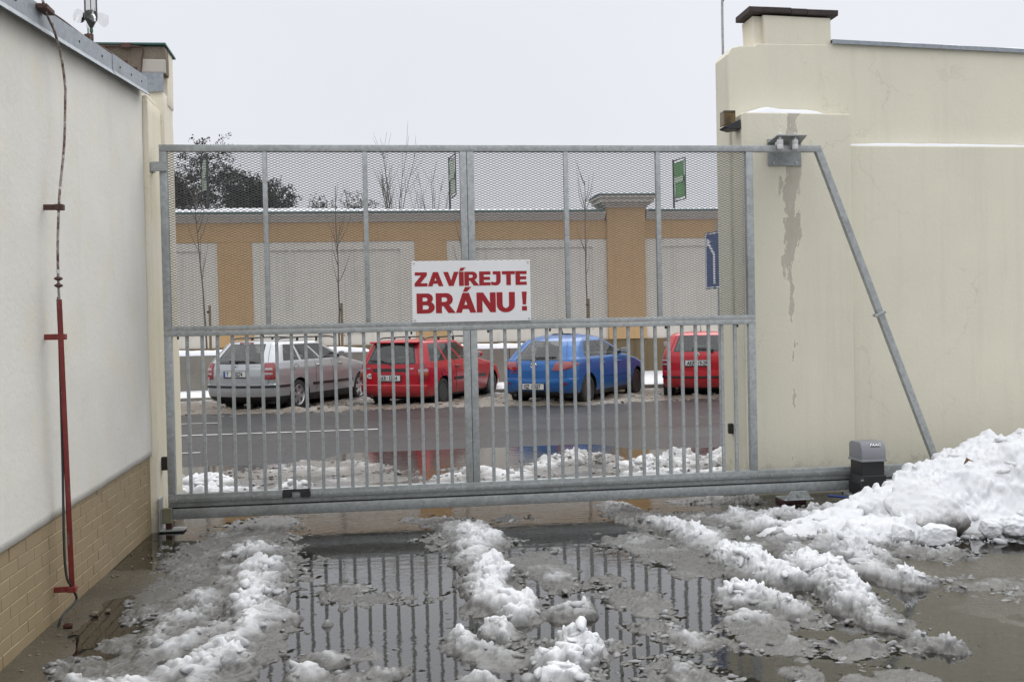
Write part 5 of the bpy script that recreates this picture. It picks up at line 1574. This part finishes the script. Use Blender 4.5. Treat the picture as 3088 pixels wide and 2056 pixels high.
# ---- right red hatchback
K4 = [(.18,.28,.25,.70,.18,.08),(.25,.10,.08,.77,.22,.10),(.36,.02,.02,.80,.24,.10),(.48,.0,.0,.815,.24,.10),(.60,.01,.03,.82,.23,.10),(.62,.05,.05,.82,.20,.10),(.80,.05,.25,.815,.18,.10),(.92,.07,.70,.80,.18,.10),(1.02,.11,1.02,.77,.17,.10),(1.06,.14,1.12,.755,.17,.10),(1.2,.24,1.40,.70,.17,.10),(1.345,.35,1.75,.635,.16,.10),(1.37,.38,1.82,.615,.16,.10),(1.405,.48,2.0,.55,.16,.10),(1.428,.68,2.3,.42,.14,.10),(1.436,1.0,2.65,.20,.10,.06)]
c4 = Car(K4, 3.96, .72, 2.462, 2.05, .295)
build_car('red hatchback with black bumper line, rightmost behind the wall edge', 'parked_car', (6.90, 21.5, -.02), 22, c4, M['paint_red2'], dict(
    rear_z=(1.045, 1.335), side_z=(1.05, 1.33), side_windows=[(.06, .20), (.24, .56), (.60, .985)], rim='steel', black_below=.26,
    strips=[lambda C, X, Y: ('bumper_strip', C(0), Y(-.33), .465, .505, M['black'], .012), lambda C, X, Y: ('side_strip', Y(.45), Y(1.95), .50, .55, M['black'], .014, (-1, 1), 12)],
    lamps=lambda C, X, Y: [(lambda z: c4.q_at_x(.63-.05*abs(z-.8)/.17, z), lambda z: c4.q_at_y(-.50+.12*(z-.7), z), .63, .955, M['redlens']), (lambda z: 1.15, lambda z: 1.75, .82, .855, M['clearlens']), (lambda z: 1.15, lambda z: 1.75, .74, .775, M['clearlens'])],
    door_y=[.45, 1.15], handle_y=[.5, 1.4], handle_z=.86, gate_z=.61, gate_q=1.1, plate_z=.78, euro=False,
    plate_text=[('AKR', .07, 'L'), ('19-29', .50, 'L')], seal_x=.43, letters=[],
    extra=[round_badge(.955, .042, M['chrome'], M['ink']), antenna(.35, 1.425, .32, -.05)],
    wiper=[(.3, -.01), (.2, .03), (-.05, .04), (-.12, .04)]))

# ------------------------------------------------------------------ slush, snow banks and heaps
NEAR = [[(2.75,8.35,.22,.05),(3.05,8.15,.30,.08),(3.45,8.0,.34,.12),(3.8,8.15,.30,.12)],[(3.3,7.3,.3,.09),(3.6,7.0,.22,.08),(3.85,6.75,.2,.06)],[(2.55,7.7,.2,.03),(2.7,7.3,.2,.03)],[(-0.91,9.13,0.133,0.04),(-0.98,8.39,0.157,0.05),(-0.98,7.49,0.218,0.09),(-0.86,6.94,0.173,0.1),(-0.75,6.25,0.143,0.12),(-0.71,5.72,0.131,0.12),(-0.77,5.35,0.134,0.12),(-0.94,5.11,0.169,0.1),(-1.2,4.99,0.225,0.09),(-1.39,4.83,0.237,0.08)],[(-1.03,7.03,0.175,0.06),(-1.15,6.3,0.156,0.07),(-1.23,5.76,0.095,0.07)],[(-0.97,5.92,0.123,0.06),(-1.12,5.62,0.104,0.07),(-1.25,5.49,0.09,0.05)],[(-1.42,5.88,0.048,0.03),(-1.39,5.68,0.058,0.03)],[(-1.52,5.36,0.109,0.025),(-1.29,5.38,0.133,0.025)],[(-1.37,8.28,0.205,0.02),(-1.36,7.17,0.148,0.015),(-1.4,6.42,0.106,0.015)],[(0.26,8.95,0.095,0.04),(0.44,8.79,0.131,0.05),(0.64,8.42,0.162,0.09),(0.71,7.8,0.173,0.12),(0.67,7.06,0.151,0.13),(0.67,6.46,0.152,0.13),(0.72,5.98,0.167,0.13),(0.76,5.76,0.112,0.1)],[(0.62,5.53,0.114,0.12),(0.66,5.39,0.093,0.1)],[(0.39,5.4,0.104,0.07),(0.47,5.21,0.112,0.06)],[(1.04,5.8,0.121,0.11)],[(0.97,5.13,0.138,0.14),(0.88,4.96,0.129,0.12)],[(0.56,5.04,0.119,0.04)],[(0.4,4.72,0.081,0.08),(0.61,4.59,0.119,0.08),(0.85,4.61,0.09,0.09)],[(1.04,8.78,0.083,0.03)],[(1.05,7.28,0.157,0.02),(1.13,6.85,0.148,0.03),(1.12,6.43,0.111,0.04)],[(2.05,9.14,0.099,0.05),(2.17,8.53,0.168,0.07),(2.34,7.94,0.192,0.09),(2.44,7.19,0.19,0.11),(2.47,6.57,0.175,0.11),(2.49,6.13,0.109,0.1)],[(1.9,7.75,0.169,0.03),(2.03,7.11,0.187,0.035),(2.1,6.64,0.146,0.03)],[(2.06,5.85,0.129,0.09),(2.23,5.8,0.155,0.1),(2.33,5.57,0.124,0.08)],[(2.04,5.43,0.145,0.07)],[(2.97,8.27,0.183,0.05),(3.07,7.59,0.237,0.09),(2.92,6.76,0.181,0.13),(2.81,6.11,0.164,0.13),(2.72,5.57,0.15,0.13),(2.75,5.28,0.107,0.09),(2.81,5.15,0.07,0.05)],[(3.19,7.45,0.266,0.13),(3.36,7.08,0.254,0.14),(3.21,6.45,0.174,0.08),(3.25,6.08,0.151,0.08)],[(2.45,4.88,0.093,0.1),(2.33,4.88,0.099,0.04)],[(2.7,4.91,0.111,0.06),(2.81,4.85,0.099,0.06)],[(1.94,5.17,0.115,0.035),(2.03,5.03,0.112,0.04)],[(2.05,4.82,0.03,0.04)],[(1.95,4.62,0.072,0.06)],[(1.6,5.21,0.138,0.06)],[(1.36,4.8,0.105,0.06),(1.43,4.61,0.122,0.05)],[(1.48,6.16,0.121,0.025),(1.56,5.84,0.128,0.03)],[(1.43,6.56,0.086,0.02)],[(-0.24,6.68,0.098,0.03)],[(-0.28,6.47,0.123,0.012),(-0.09,6.35,0.121,0.012)],[(-0.41,5.29,0.078,0.05),(-0.26,5.2,0.099,0.07)],[(-0.35,4.95,0.114,0.08)],[(-0.11,5.32,0.101,0.03)],[(-0.12,4.91,0.104,0.05),(0.02,4.99,0.064,0.03)],[(2.72,9.22,0.089,0.04),(3.03,9.12,0.129,0.05),(3.36,9.13,0.141,0.05)],[(2.42,4.45,0.121,0.05)],[(2.2,4.47,0.091,0.04)],[(3.64,5.92,0.135,0.015),(3.97,5.85,0.162,0.015)],[(-0.99,9.17,0.153,0.03),(-1.22,8.65,0.179,0.03)],[(1.41,5.48,0.084,0.03)],[(-0.07,5.71,0.024,0.015)],[(-0.33,5.85,0.029,0.015)]]
NEAR = [[(x, y, w*(1.32 if 3 <= k <= 5 else 1.18 if k == 9 else 1.08), h*(.82 if 3 <= k <= 5 else .92)) for x, y, w, h in st_] for k, st_ in enumerate(NEAR)]
STREET = [[(x, y, w, h*.62) for x, y, w, h in st_] for st_ in [[(-2.33,11.82,0.292,0.1),(-1.96,11.67,0.337,0.12),(-1.6,11.46,0.285,0.1)],[(-2.13,10.87,0.313,0.12),(-1.58,10.71,0.311,0.13),(-1.07,10.79,0.225,0.11),(-0.82,11.08,0.185,0.08)],[(-1.4,12.14,0.303,0.07),(-0.95,12.17,0.305,0.08),(-0.5,12.09,0.254,0.06)],[(-0.96,12.94,0.162,0.05),(-0.52,12.79,0.215,0.06),(-0.15,12.32,0.208,0.05)],[(-0.46,11.13,0.28,0.04),(-0.14,11.52,0.291,0.04)],[(0.48,10.73,0.16,0.08),(0.81,11.18,0.19,0.12),(1.07,11.69,0.2,0.12),(1.3,11.32,0.242,0.1),(1.32,10.69,0.229,0.09)],[(1.41,11.0,0.189,0.08),(1.95,11.97,0.232,0.13),(2.41,12.43,0.215,0.14),(2.77,12.3,0.187,0.1)],[(1.79,11.3,0.195,0.05),(2.24,11.55,0.15,0.04)],[(2.64,11.29,0.196,0.1),(3.0,11.52,0.302,0.16),(3.47,11.72,0.36,0.18),(4.13,11.76,0.415,0.2)],[(2.64,10.88,0.142,0.06),(3.18,10.75,0.283,0.12),(3.75,10.69,0.283,0.12)],[(0.1,11.32,0.191,0.03)]]]
PILE = [[(3.0,7.50,.20,.07),(3.35,7.55,.28,.12),(3.75,7.7,.38,.20),(4.15,7.8,.48,.30),(4.65,7.95,.62,.46),(5.2,8.05,.8,.62),(6.2,8.1,.95,.74),(8.5,8.1,1.,.74)],[(3.55,7.3,.22,.13),(3.9,7.35,.25,.16)]]

def strokes(X, Y, S):
    E_ = np.full(X.shape, -3.0); H_ = np.zeros(X.shape)
    for st_ in S:
        pts = st_ if len(st_) > 1 else [st_[0], (st_[0][0]+.01, st_[0][1], st_[0][2], st_[0][3])]
        for (ax, ay, aw, ah), (bx, by, bw, bh_) in zip(pts[:-1], pts[1:]):
            r_ = max(aw, bw)*3
            sel = (X > min(ax, bx)-r_) & (X < max(ax, bx)+r_) & (Y > min(ay, by)-r_) & (Y < max(ay, by)+r_)
            if not sel.any(): continue
            x = X[sel]; y = Y[sel]
            dx, dy = bx-ax, by-ay; L2 = dx*dx+dy*dy+1e-9
            t = np.clip(((x-ax)*dx+(y-ay)*dy)/L2, 0, 1)
            w = aw+(bw-aw)*t; h = ah+(bh_-ah)*t
            e = 1-np.hypot(x-ax-t*dx, y-ay-t*dy)/w
            e0 = E_[sel]; h0 = H_[sel]
            wgt = np.exp(np.clip(e*4, -12, 6)); w0 = np.exp(np.clip(e0*4, -12, 6))
            H_[sel] = (h*wgt+h0*w0)/(wgt+w0)
            E_[sel] = np.maximum(e, e0)
    return E_, H_

def _h3(ix, iy, iz, seed):
    h = (ix*374761393+iy*668265263+iz*2147483647+seed*1442695041) & 0xffffffff
    h = ((h ^ (h >> 13))*1274126177) & 0xffffffff
    return ((h ^ (h >> 16)) & 0xffffff).astype(np.float32)/16777215.0
def worley3(P, s, seed):
    q = P/s; c = np.floor(q).astype(np.int64)
    n = len(P); f1 = np.full(n, 9., np.float32); f2 = np.full(n, 9., np.float32); hid = np.zeros(n, np.float32)
    for dx in (-1, 0, 1):
        for dy in (-1, 0, 1):
            for dz in (-1, 0, 1):
                x, y, z = c[:, 0]+dx, c[:, 1]+dy, c[:, 2]+dz
                a = _h3(x, y, z, seed); b = _h3(x, y, z, seed+11); g_ = _h3(x, y, z, seed+23)
                d = (x+a-q[:, 0])**2+(y+b-q[:, 1])**2+(z+g_-q[:, 2])**2
                m = d < f1
                f2 = np.where(m, f1, np.minimum(f2, d)); hid = np.where(m, (a*7.13+b*3.7) % 1.0, hid); f1 = np.where(m, d, f1)
    return np.sqrt(f1), np.sqrt(f2), hid
def crumble(P, N, amp, seed, s1=.13, k=(1., 1., 1.), rmin=.15):
    """push a snow surface out along its normals into broken lumps, crevices and grains"""
    wv = np.stack([fbm(P[:, 0], P[:, 1]+P[:, 2], s1*1.3, seed+o_, 3) for o_ in (1, 2, 3)], 1)
    P0 = P; P = P+wv*s1*1.1
    rough_ = np.clip(.75+2.2*fbm(P[:, 0], P[:, 1], s1*3.5, seed+7, 3), rmin, 1.5)
    f1, f2, h1 = worley3(P, s1, seed)
    L1 = np.sqrt(np.clip(1-f1*f1, 0, 1))*(.25+1.0*h1)
    g1, g2, h2 = worley3(P+.25*s1*np.stack([h1, h1*.5, h1], 1), s1*.46, seed+100)
    L2 = sstep(0, .55, g2-g1)*(.2+1.1*h2)
    k1, k2, h3 = worley3(P, s1*.19, seed+200)
    L3 = np.clip(1-k1, 0, 1)*(.3+h3)
    d = amp*(k[0]*.44*(L1-.45)+k[1]*.30*(L2-.4)+k[2]*.20*(L3-.3))
    return P0+N*(d*rough_)[:, None]
def slush_field(X, Y, S, seed, lump=.13, film=.55):
    wx = X+.16*fbm(X, Y, .30, seed+1, 4); wy = Y+.16*fbm(X, Y, .30, seed+2, 4)
    E_, H_ = strokes(wx, wy, S)
    E_ = E_+.10
    e = E_+1.0*fbm(X, Y, .20, seed+5, 6)+.45*fbm(X, Y, .05, seed+51, 3)
    env = np.clip(e, 0, 1)**.75
    h = H_*env*np.clip(.85+2.6*fbm(X, Y, .30, seed+9, 4), .25, 1.7)*.95
    # thin saturated slush spread round the ridges
    ef = np.clip(E_, -3.0, 0)*.30+film*(1.9*fbm(X, Y, .40, seed+6, 6)+2.3*fbm(X, Y, .085, seed+61, 4)+.04)
    fl = sstep(0, .35, ef)
    h = np.maximum(h, fl*(.008+.060*(fbm(X, Y, .09, seed+7, 4)+.08))-.0045)
    h = np.where((e > 0) | (fl > 0), h, -.012)
    return h, e, env, fl

def heap(name, X, Y, Hh, wet, dirt, base, mat, minz=-.010):
    ny, nx = X.shape
    Z = base+Hh
    V = np.stack([X.ravel(), Y.ravel(), Z.ravel()], 1)
    i = (np.arange(ny-1)[:, None]*nx+np.arange(nx-1)[None]).ravel()
    F = np.stack([i, i+1, i+nx+1, i+nx], 1)
    keep = (Hh.ravel()[F].max(1) > minz)
    F = F[keep]
    used = np.unique(F); mp = np.full(len(V), -1); mp[used] = np.arange(len(used))
    return V[used], mp[F], wet.ravel()[used], dirt.ravel()[used]

def chunk_shapes(n, seed):
    out = []
    r = np.random.RandomState(seed)
    bm = bmesh.new(); bmesh.ops.create_icosphere(bm, subdivisions=2, radius=1.0)
    v0 = np.array([v.co for v in bm.verts]); f0 = np.array([[v.index for v in f.verts] for f in bm.faces]); bm.free()
    for k in range(n):
        v = v0.copy()
        for c in range(7):      # flat broken faces
            d = r.normal(0, 1, 3); d /= np.linalg.norm(d); lim = r.uniform(.45, .9)
            p = v @ d; v -= np.clip(p-lim, 0, None)[:, None]*d*.9
        u_ = v/np.linalg.norm(v, axis=1)[:, None]; v = v*.75+u_*.17+r.normal(0, .045, v.shape)
        v *= np.array([1, r.uniform(.6, 1), r.uniform(.45, .85)])
        out.append(v)
    return out, f0
CH, CF = chunk_shapes(24, 3)

def scatter(zs_fun, cand, sizes, seed, flat=1.0):
    """cand: (x, y, z, wet, dirt) rows; sizes: radii"""
    r = np.random.RandomState(seed); V = []; F = []; Wt = []; Dt = []; n = 0
    for (x, y, z, w, d), s in zip(cand, sizes):
        v = CH[r.randint(len(CH))]*s*np.array([r.uniform(.8, 1.5), r.uniform(.7, 1.1), flat*r.uniform(.6, 1.2)])
        a = r.uniform(0, 2*PI); c_, s_ = math.cos(a), math.sin(a)
        v = np.stack([v[:, 0]*c_-v[:, 1]*s_, v[:, 0]*s_+v[:, 1]*c_, v[:, 2]+v[:, 0]*r.uniform(-.3, .3)], 1)
        V.append(v+np.array([x, y, z+s*.15])); F.append(CF+n); n += len(v)
        Wt.append(np.full(len(v), w)); Dt.append(np.full(len(v), d))
    return np.concatenate(V), np.concatenate(F), np.concatenate(Wt), np.concatenate(Dt)

def snow_object(name, V, F, W, D, mat, label=None, cat=None, kind='stuff', smooth=180):
    me = np_mesh(name, V, F)
    for nm, a in (('wet', W), ('dirt', D)):
        at = me.attributes.new(nm, 'FLOAT', 'POINT'); at.data.foreach_set('value', np.asarray(a, np.float32))
    o = link(name, me, mat, None, smooth)
    return tag(o, label, cat, None, kind)

def tri(F): return np.concatenate([F[:, [0, 1, 2]], F[:, [0, 2, 3]]])

def make_slush(name, x0, x1, ylist, dx, S, seed, lump, dirt_fn, wet_k, nch, smax, label, base=0.0, ground=None, film=.55):
    xs = np.arange(x0, x1, dx)
    X, Y = np.meshgrid(xs, np.array(ylist))
    h, e, env, fl = slush_field(X, Y, S, seed, lump, film)
    b = base if ground is None else base+ground(X, Y)
    gy, gx = np.gradient(h, np.array(ylist), xs)
    N_ = np.stack([-gx.ravel(), -gy.ravel(), np.ones(h.size)], 1); N_ /= np.linalg.norm(N_, axis=1)[:, None]
    P_ = np.stack([X.ravel(), Y.ravel(), (h+b).ravel()], 1)
    amp = np.clip(.024*(h.ravel() > .0)+h.ravel()*1.0, 0, .11)
    act = h.ravel() > -.008
    P2 = P_.copy(); P2[act] = crumble(P_[act], N_[act], amp[act], seed+400, lump)
    hz = P2[:, 2]-b if np.isscalar(b) else P2[:, 2]-b.ravel()
    wet = np.clip(1.05-(hz-.012)/wet_k, 0, 1)
    wet = np.clip(wet+.10+.75*fbm(X, Y, .22, seed+60, 5).ravel(), 0.10, 1)
    dirt = dirt_fn(X, Y)
    V, F, W, D = heap(name, X, Y, h, wet, dirt, b, None, -.004)
    keepv = np.unique((lambda i: np.stack([i, i+1, i+X.shape[1]+1, i+X.shape[1]], 1))((np.arange(X.shape[0]-1)[:, None]*X.shape[1]+np.arange(X.shape[1]-1)[None]).ravel())[(h.ravel()[(lambda i: np.stack([i, i+1, i+X.shape[1]+1, i+X.shape[1]], 1))((np.arange(X.shape[0]-1)[:, None]*X.shape[1]+np.arange(X.shape[1]-1)[None]).ravel())].max(1) > -.004)])
    V = P2[keepv]
    r = np.random.RandomState(seed+3)
    flat = np.where(e.ravel() > .03)[0]
    pk = flat[r.randint(0, len(flat), nch)]
    zb = P2[pk, 2]-.012
    cand = np.stack([P2[pk, 0], P2[pk, 1], zb, np.clip(wet.ravel()[pk]-.05, 0, 1), dirt.ravel()[pk]], 1)
    sz = smax*(.12+.88*r.rand(nch)**3.0)*np.clip(.40+h.ravel()[pk]/.10, .40, 1.15)
    V2, F2, W2, D2 = scatter(None, cand, sz, seed+4)
    # ice lumps bedded in the thin slush
    ff = np.where((fl.ravel() > .15) & (e.ravel() < .15))[0]
    pk = ff[r.randint(0, len(ff), int(nch*1.1))]
    cand = np.stack([P2[pk, 0], P2[pk, 1], P2[pk, 2]-.004, np.clip(.68+.32*r.rand(len(pk)), 0, 1), dirt.ravel()[pk]], 1)
    V4, F4, W4, D4 = scatter(None, cand, smax*(.06+.55*r.rand(len(pk))**3.4), seed+6, .75)
    # stray bits adrift just off the edges
    near_ = np.where((e.ravel() < -.02) & (e.ravel() > -.75))[0]
    pk = near_[r.randint(0, len(near_), nch//4)]
    cand = np.stack([X.ravel()[pk], Y.ravel()[pk], np.zeros(len(pk))+(base if ground is None else b.ravel()[pk])-.003, np.full(len(pk), .95), dirt.ravel()[pk]], 1)
    V3, F3, W3, D3 = scatter(None, cand, smax*(.06+.28*r.rand(len(pk))**3), seed+5)
    V3[:, 2] = (V3[:, 2]-base)*.55+base
    n1 = len(V); n2 = n1+len(V2); n3_ = n2+len(V3)
    return snow_object(name, np.concatenate([V, V2, V3, V4]), np.concatenate([tri(F), F2+n1, F3+n2, F4+n3_]), np.concatenate([W, W2, W3, W4]), np.concatenate([D, D2, D3, D4]), M['slush'], label, 'slush')

yl = []; y = 4.25
while y < 9.45:
    yl.append(y); y += .0021*y
make_slush('slush', -1.88, 4.35, yl, .0105, NEAR, 100, .10, lambda X, Y: .15+.22*fbm(X, Y, .5, 5, 4)+.12*np.clip((Y-7.5)/1.5, 0, 1), .085, 2400, .060, 'grey and white melting slush ridges across the wet yard')
yl = []; y = 10.1
while y < 13.6:
    yl.append(y); y += .0021*y
make_slush('roadside_slush', -3.2, 5.2, yl, .022, STREET, 200, .17, lambda X, Y: .42+.35*fbm(X, Y, .5, 8, 4)+.30*np.clip((Y-11.6)/1.2, 0, 1)-.35*np.clip((-1.1-X)/.8, 0, 1)*np.clip((12.0-Y)/.8, 0, 1)-.2*np.clip((X-2.6)/.6, 0, 1)*np.clip((12-Y)/1., 0, 1), .05, 1500, .07, 'dirty snow banks beyond the gate along the near road edge', 0.0)
# dirty strip under the cars
CARS = [[(-9, 21.2, .5, .07), (-4, 21.0, .6, .07), (-2, 20.7, .55, .08), (0, 20.9, .55, .08), (2.2, 20.7, .55, .09), (4, 20.2, .45, .07), (6, 20.9, .5, .07), (9, 20.9, .5, .06), (13, 20.9, .5, .06)],
        [(-9, 22.8, .9, .06), (-4, 22.8, .9, .06), (0, 23, .7, .05), (4, 22.8, .8, .05), (9, 22.9, .8, .05), (13, 22.9, .8, .05)], [(-9, 23.7, .5, .07), (13, 23.7, .4, .05)], [(-4.6, 22.0, .8, .07), (-3.2, 22.6, .5, .06)], [(4.9, 21.8, .7, .09), (5.7, 21.6, .5, .07)], [(1.9, 21.6, .55, .09), (2.4, 21.9, .5, .08)]]
CARS = [[(x, y, w, h*.55) for x, y, w, h in st_] for st_ in CARS]
yl = list(np.arange(19.6, 24.2, .035))
make_slush('parking_slush', -9, 13, yl, .045, CARS, 300, .22, lambda X, Y: 1.15+.5*fbm(X, Y, .6, 18, 4)-.55*np.clip((Y-22.3)/1., 0, 1), .05, 2600, .09, 'brown churned slush along the row of parked cars', 0.0, lambda X, Y: road_z(X, Y)-.004)
# clean snow on the far pavement
xs = np.arange(-14, 16, .07); X, Y = np.meshgrid(xs, np.arange(24.02, 29.3, .07))
h = .06+.05*fbm(X, Y, .8, 41, 4)+.02*np.sqrt(np.clip(1-worley(X, Y, .3, 42)[0]**2, 0, 1))
h *= sstep(0, .25, Y-24.05)
V, F, W, D = heap('x', X, Y, h, X*0+.05, .05+.2*fbm(X, Y, .5, 43, 3), .118, None)
snow_object('pavement_snow', V, tri(F), W, D, M['slush'], 'trodden white snow covering the far pavement', 'snow')

# the big heap beside the motor
xs = np.arange(2.75, 8.0, .014); X, Y = np.meshgrid(xs, np.arange(6.7, 9.34, .0145))
E_, H_ = strokes(X+.12*fbm(X, Y, .4, 501, 3), Y+.12*fbm(X, Y, .4, 502, 3), PILE)
f1, f2, hid = worley(X, Y, .26, 510); g1, g2, hid2 = worley(X, Y, .12, 520); k1, k2, hid3 = worley(X, Y, .045, 530)
d1 = np.sqrt(np.clip(1-f1**2*1.05, 0, 1))*(.4+.8*hid); d2 = np.sqrt(np.clip(1-g1**2*1.05, 0, 1))*(.3+.9*hid2); d3 = np.sqrt(np.clip(1-k1**2, 0, 1))
e = E_+.22*fbm(X, Y, .5, 505, 3)
env = sstep(-.02, .75, e)
h = H_*env*(1.0+.5*fbm(X, Y, .6, 506, 3))
h = np.where(e > 0, h, -.03)
# keep clear of the gate beam and the motor
beam = np.clip((8.83-Y)/.10, 0, 1)
mot = 1-np.clip((4.72-X)/.16, 0, 1)*np.clip((Y-8.05)/.25, 0, 1)
h = np.where((Y > 8.72) & (X < 4.7), -.03, h*(.35+.65*np.clip(mot, 0, 1)))
gy, gx = np.gradient(h, .0145, .014)
N_ = np.stack([-np.clip(gx, -2.5, 2.5).ravel(), -np.clip(gy, -2.5, 2.5).ravel(), np.ones(h.size)], 1); N_ /= np.linalg.norm(N_, axis=1)[:, None]
P_ = np.stack([X.ravel(), Y.ravel(), h.ravel()], 1)
P2 = crumble(P_, N_, np.clip(h.ravel()*.9, 0, .15), 900, .22, (1.1, .75, .8), .75)
P2[h.ravel() < -.02, 2] = -.03
X, Y, Hz = P2[:, 0].reshape(h.shape), P2[:, 1].reshape(h.shape), P2[:, 2].reshape(h.shape)
V, F, W, D = heap('x', X, Y, Hz, np.clip(1-h/.06, 0, 1)*.6, .03+.10*fbm(X, Y, .5, 540, 3), 0, None)
h = Hz
r = np.random.RandomState(77)
flat = np.where((e.ravel() > .08) & (h.ravel() > .02))[0]; pk = flat[r.randint(0, len(flat), 260)]
cand = np.stack([X.ravel()[pk], Y.ravel()[pk], h.ravel()[pk], np.zeros(260)+.05, np.zeros(260)+.03], 1)
cand[:, 2] -= .015
V2, F2, W2, D2 = scatter(None, cand, .012+.06*r.rand(260)**2.6, 78)
foot = np.where((e.ravel() < .05) & (e.ravel() > -.55) & (Y.ravel() < 8.3))[0]; pk = foot[r.randint(0, len(foot), 420)]
cand = np.stack([X.ravel()[pk], Y.ravel()[pk], np.zeros(420)+.002, .15+.5*r.rand(420), np.zeros(420)+.05], 1)
V3, F3, W3, D3 = scatter(None, cand, .008+.055*r.rand(420)**3, 79)
snow_object('snow_heap', np.concatenate([V, V2, V3]), np.concatenate([tri(F), F2+len(V), F3+len(V)+len(V2)]), np.concatenate([W, W2, W3]), np.concatenate([D, D2, D3]), M['slush'], 'big heap of white cleared snow at right covering the gate beam', 'snow heap', 'thing')

# loose blocks of snow, each its own lump
def block(x, y, z, s, label, dirt, seed, sc=(1, 1, .8), wet=.05):
    bm = bmesh.new(); bmesh.ops.create_icosphere(bm, subdivisions=5, radius=1.0)
    r = np.random.RandomState(seed)
    v = np.array([q.co for q in bm.verts]); f = np.array([[q.index for q in p.verts] for p in bm.faces]); bm.free()
    for c in range(9):
        d = r.normal(0, 1, 3); d /= np.linalg.norm(d); lim = r.uniform(.55, .85)
        p = v @ d; v -= np.clip(p-lim, 0, None)[:, None]*d*.85
    nn = np.array([mnoise.fractal(Vector(q)*2.2+Vector((seed, 0, 0)), 1, 2, 4) for q in v])
    n2 = np.array([mnoise.noise(Vector(q)*7+Vector((seed, 3, 0))) for q in v])
    v *= (1+.10*nn+.045*n2)[:, None]
    low = np.clip(.25-v[:, 2], 0, 1)
    dd = np.clip(dirt*(.25+1.1*low)+.15*nn, 0, 1)
    v = v*np.array(sc)*s+np.array([x, y, z])
    return snow_object('snow_block', v, f, np.full(len(v), wet), dd, M['slush'], label, 'snow block', 'thing')
block(4.16, 7.42, .17, .30, 'large dirty rounded snow block at the foot of the heap', .85, 4, (1.15, .8, .85))
block(3.98, 6.93, .08, .125, 'single clean snow block lying before the heap', .15, 5, (1.2, .8, .85))
block(3.80, 7.12, .07, .10, 'small snow block left of the large dirty block', .1, 6, (1., .8, .9))
block(4.50, 7.10, .08, .10, 'small round snow block right of the large dirty block', .15, 7, (1., .8, .8))
block(4.66, 7.05, .09, .12, 'snow block at the right edge of the picture', .15, 8, (1., .9, .8))
# fallen leaf on the heap
_i = np.argmin((P2[:, 0]-4.72)**2+(P2[:, 1]-7.75)**2); lx, ly, lz = P2[_i]
tag(MB().add([(lx-.05, ly, lz+.01), (lx-.01, ly-.02, lz+.05), (lx+.05, ly, lz+.035), (lx, ly+.03, lz+.07)], [(0, 1, 2, 3)]).build('dead_leaf', M['leafbrown']), 'curled brown leaf on top of the snow heap', 'leaf')
# bits of stone along the foot of the left wall
r = np.random.RandomState(9)
cand = [(XL+.03+abs(r.normal(0, .10)), r.uniform(4.6, 8.7), .008, 0, 0) for _ in range(110)]
V, F, W, D = scatter(None, cand, .003+.012*r.rand(110)**3, 10)
tag(link('gravel', np_mesh('gravel', V, F), M['stone']), 'loose grit and crumbs along the foot of left wall', 'gravel', None, 'stuff')
for x, y, s in ((-1.72, 6.35, .032), (-1.66, 6.42, .022), (-1.80, 6.12, .035)):
    v = CH[3]*s+np.array([x, y, s*.4])
    tag(link('stone', np_mesh('stone', v, CF), M['redoxide'] if x < -1.75 else M['stone'], None, 40), {-1.72: 'dark stone near the foot of the red guard', -1.66: 'small dark stone a little out from the wall', -1.80: 'reddish lump where ground wire enters the paving'}[x], 'stone')
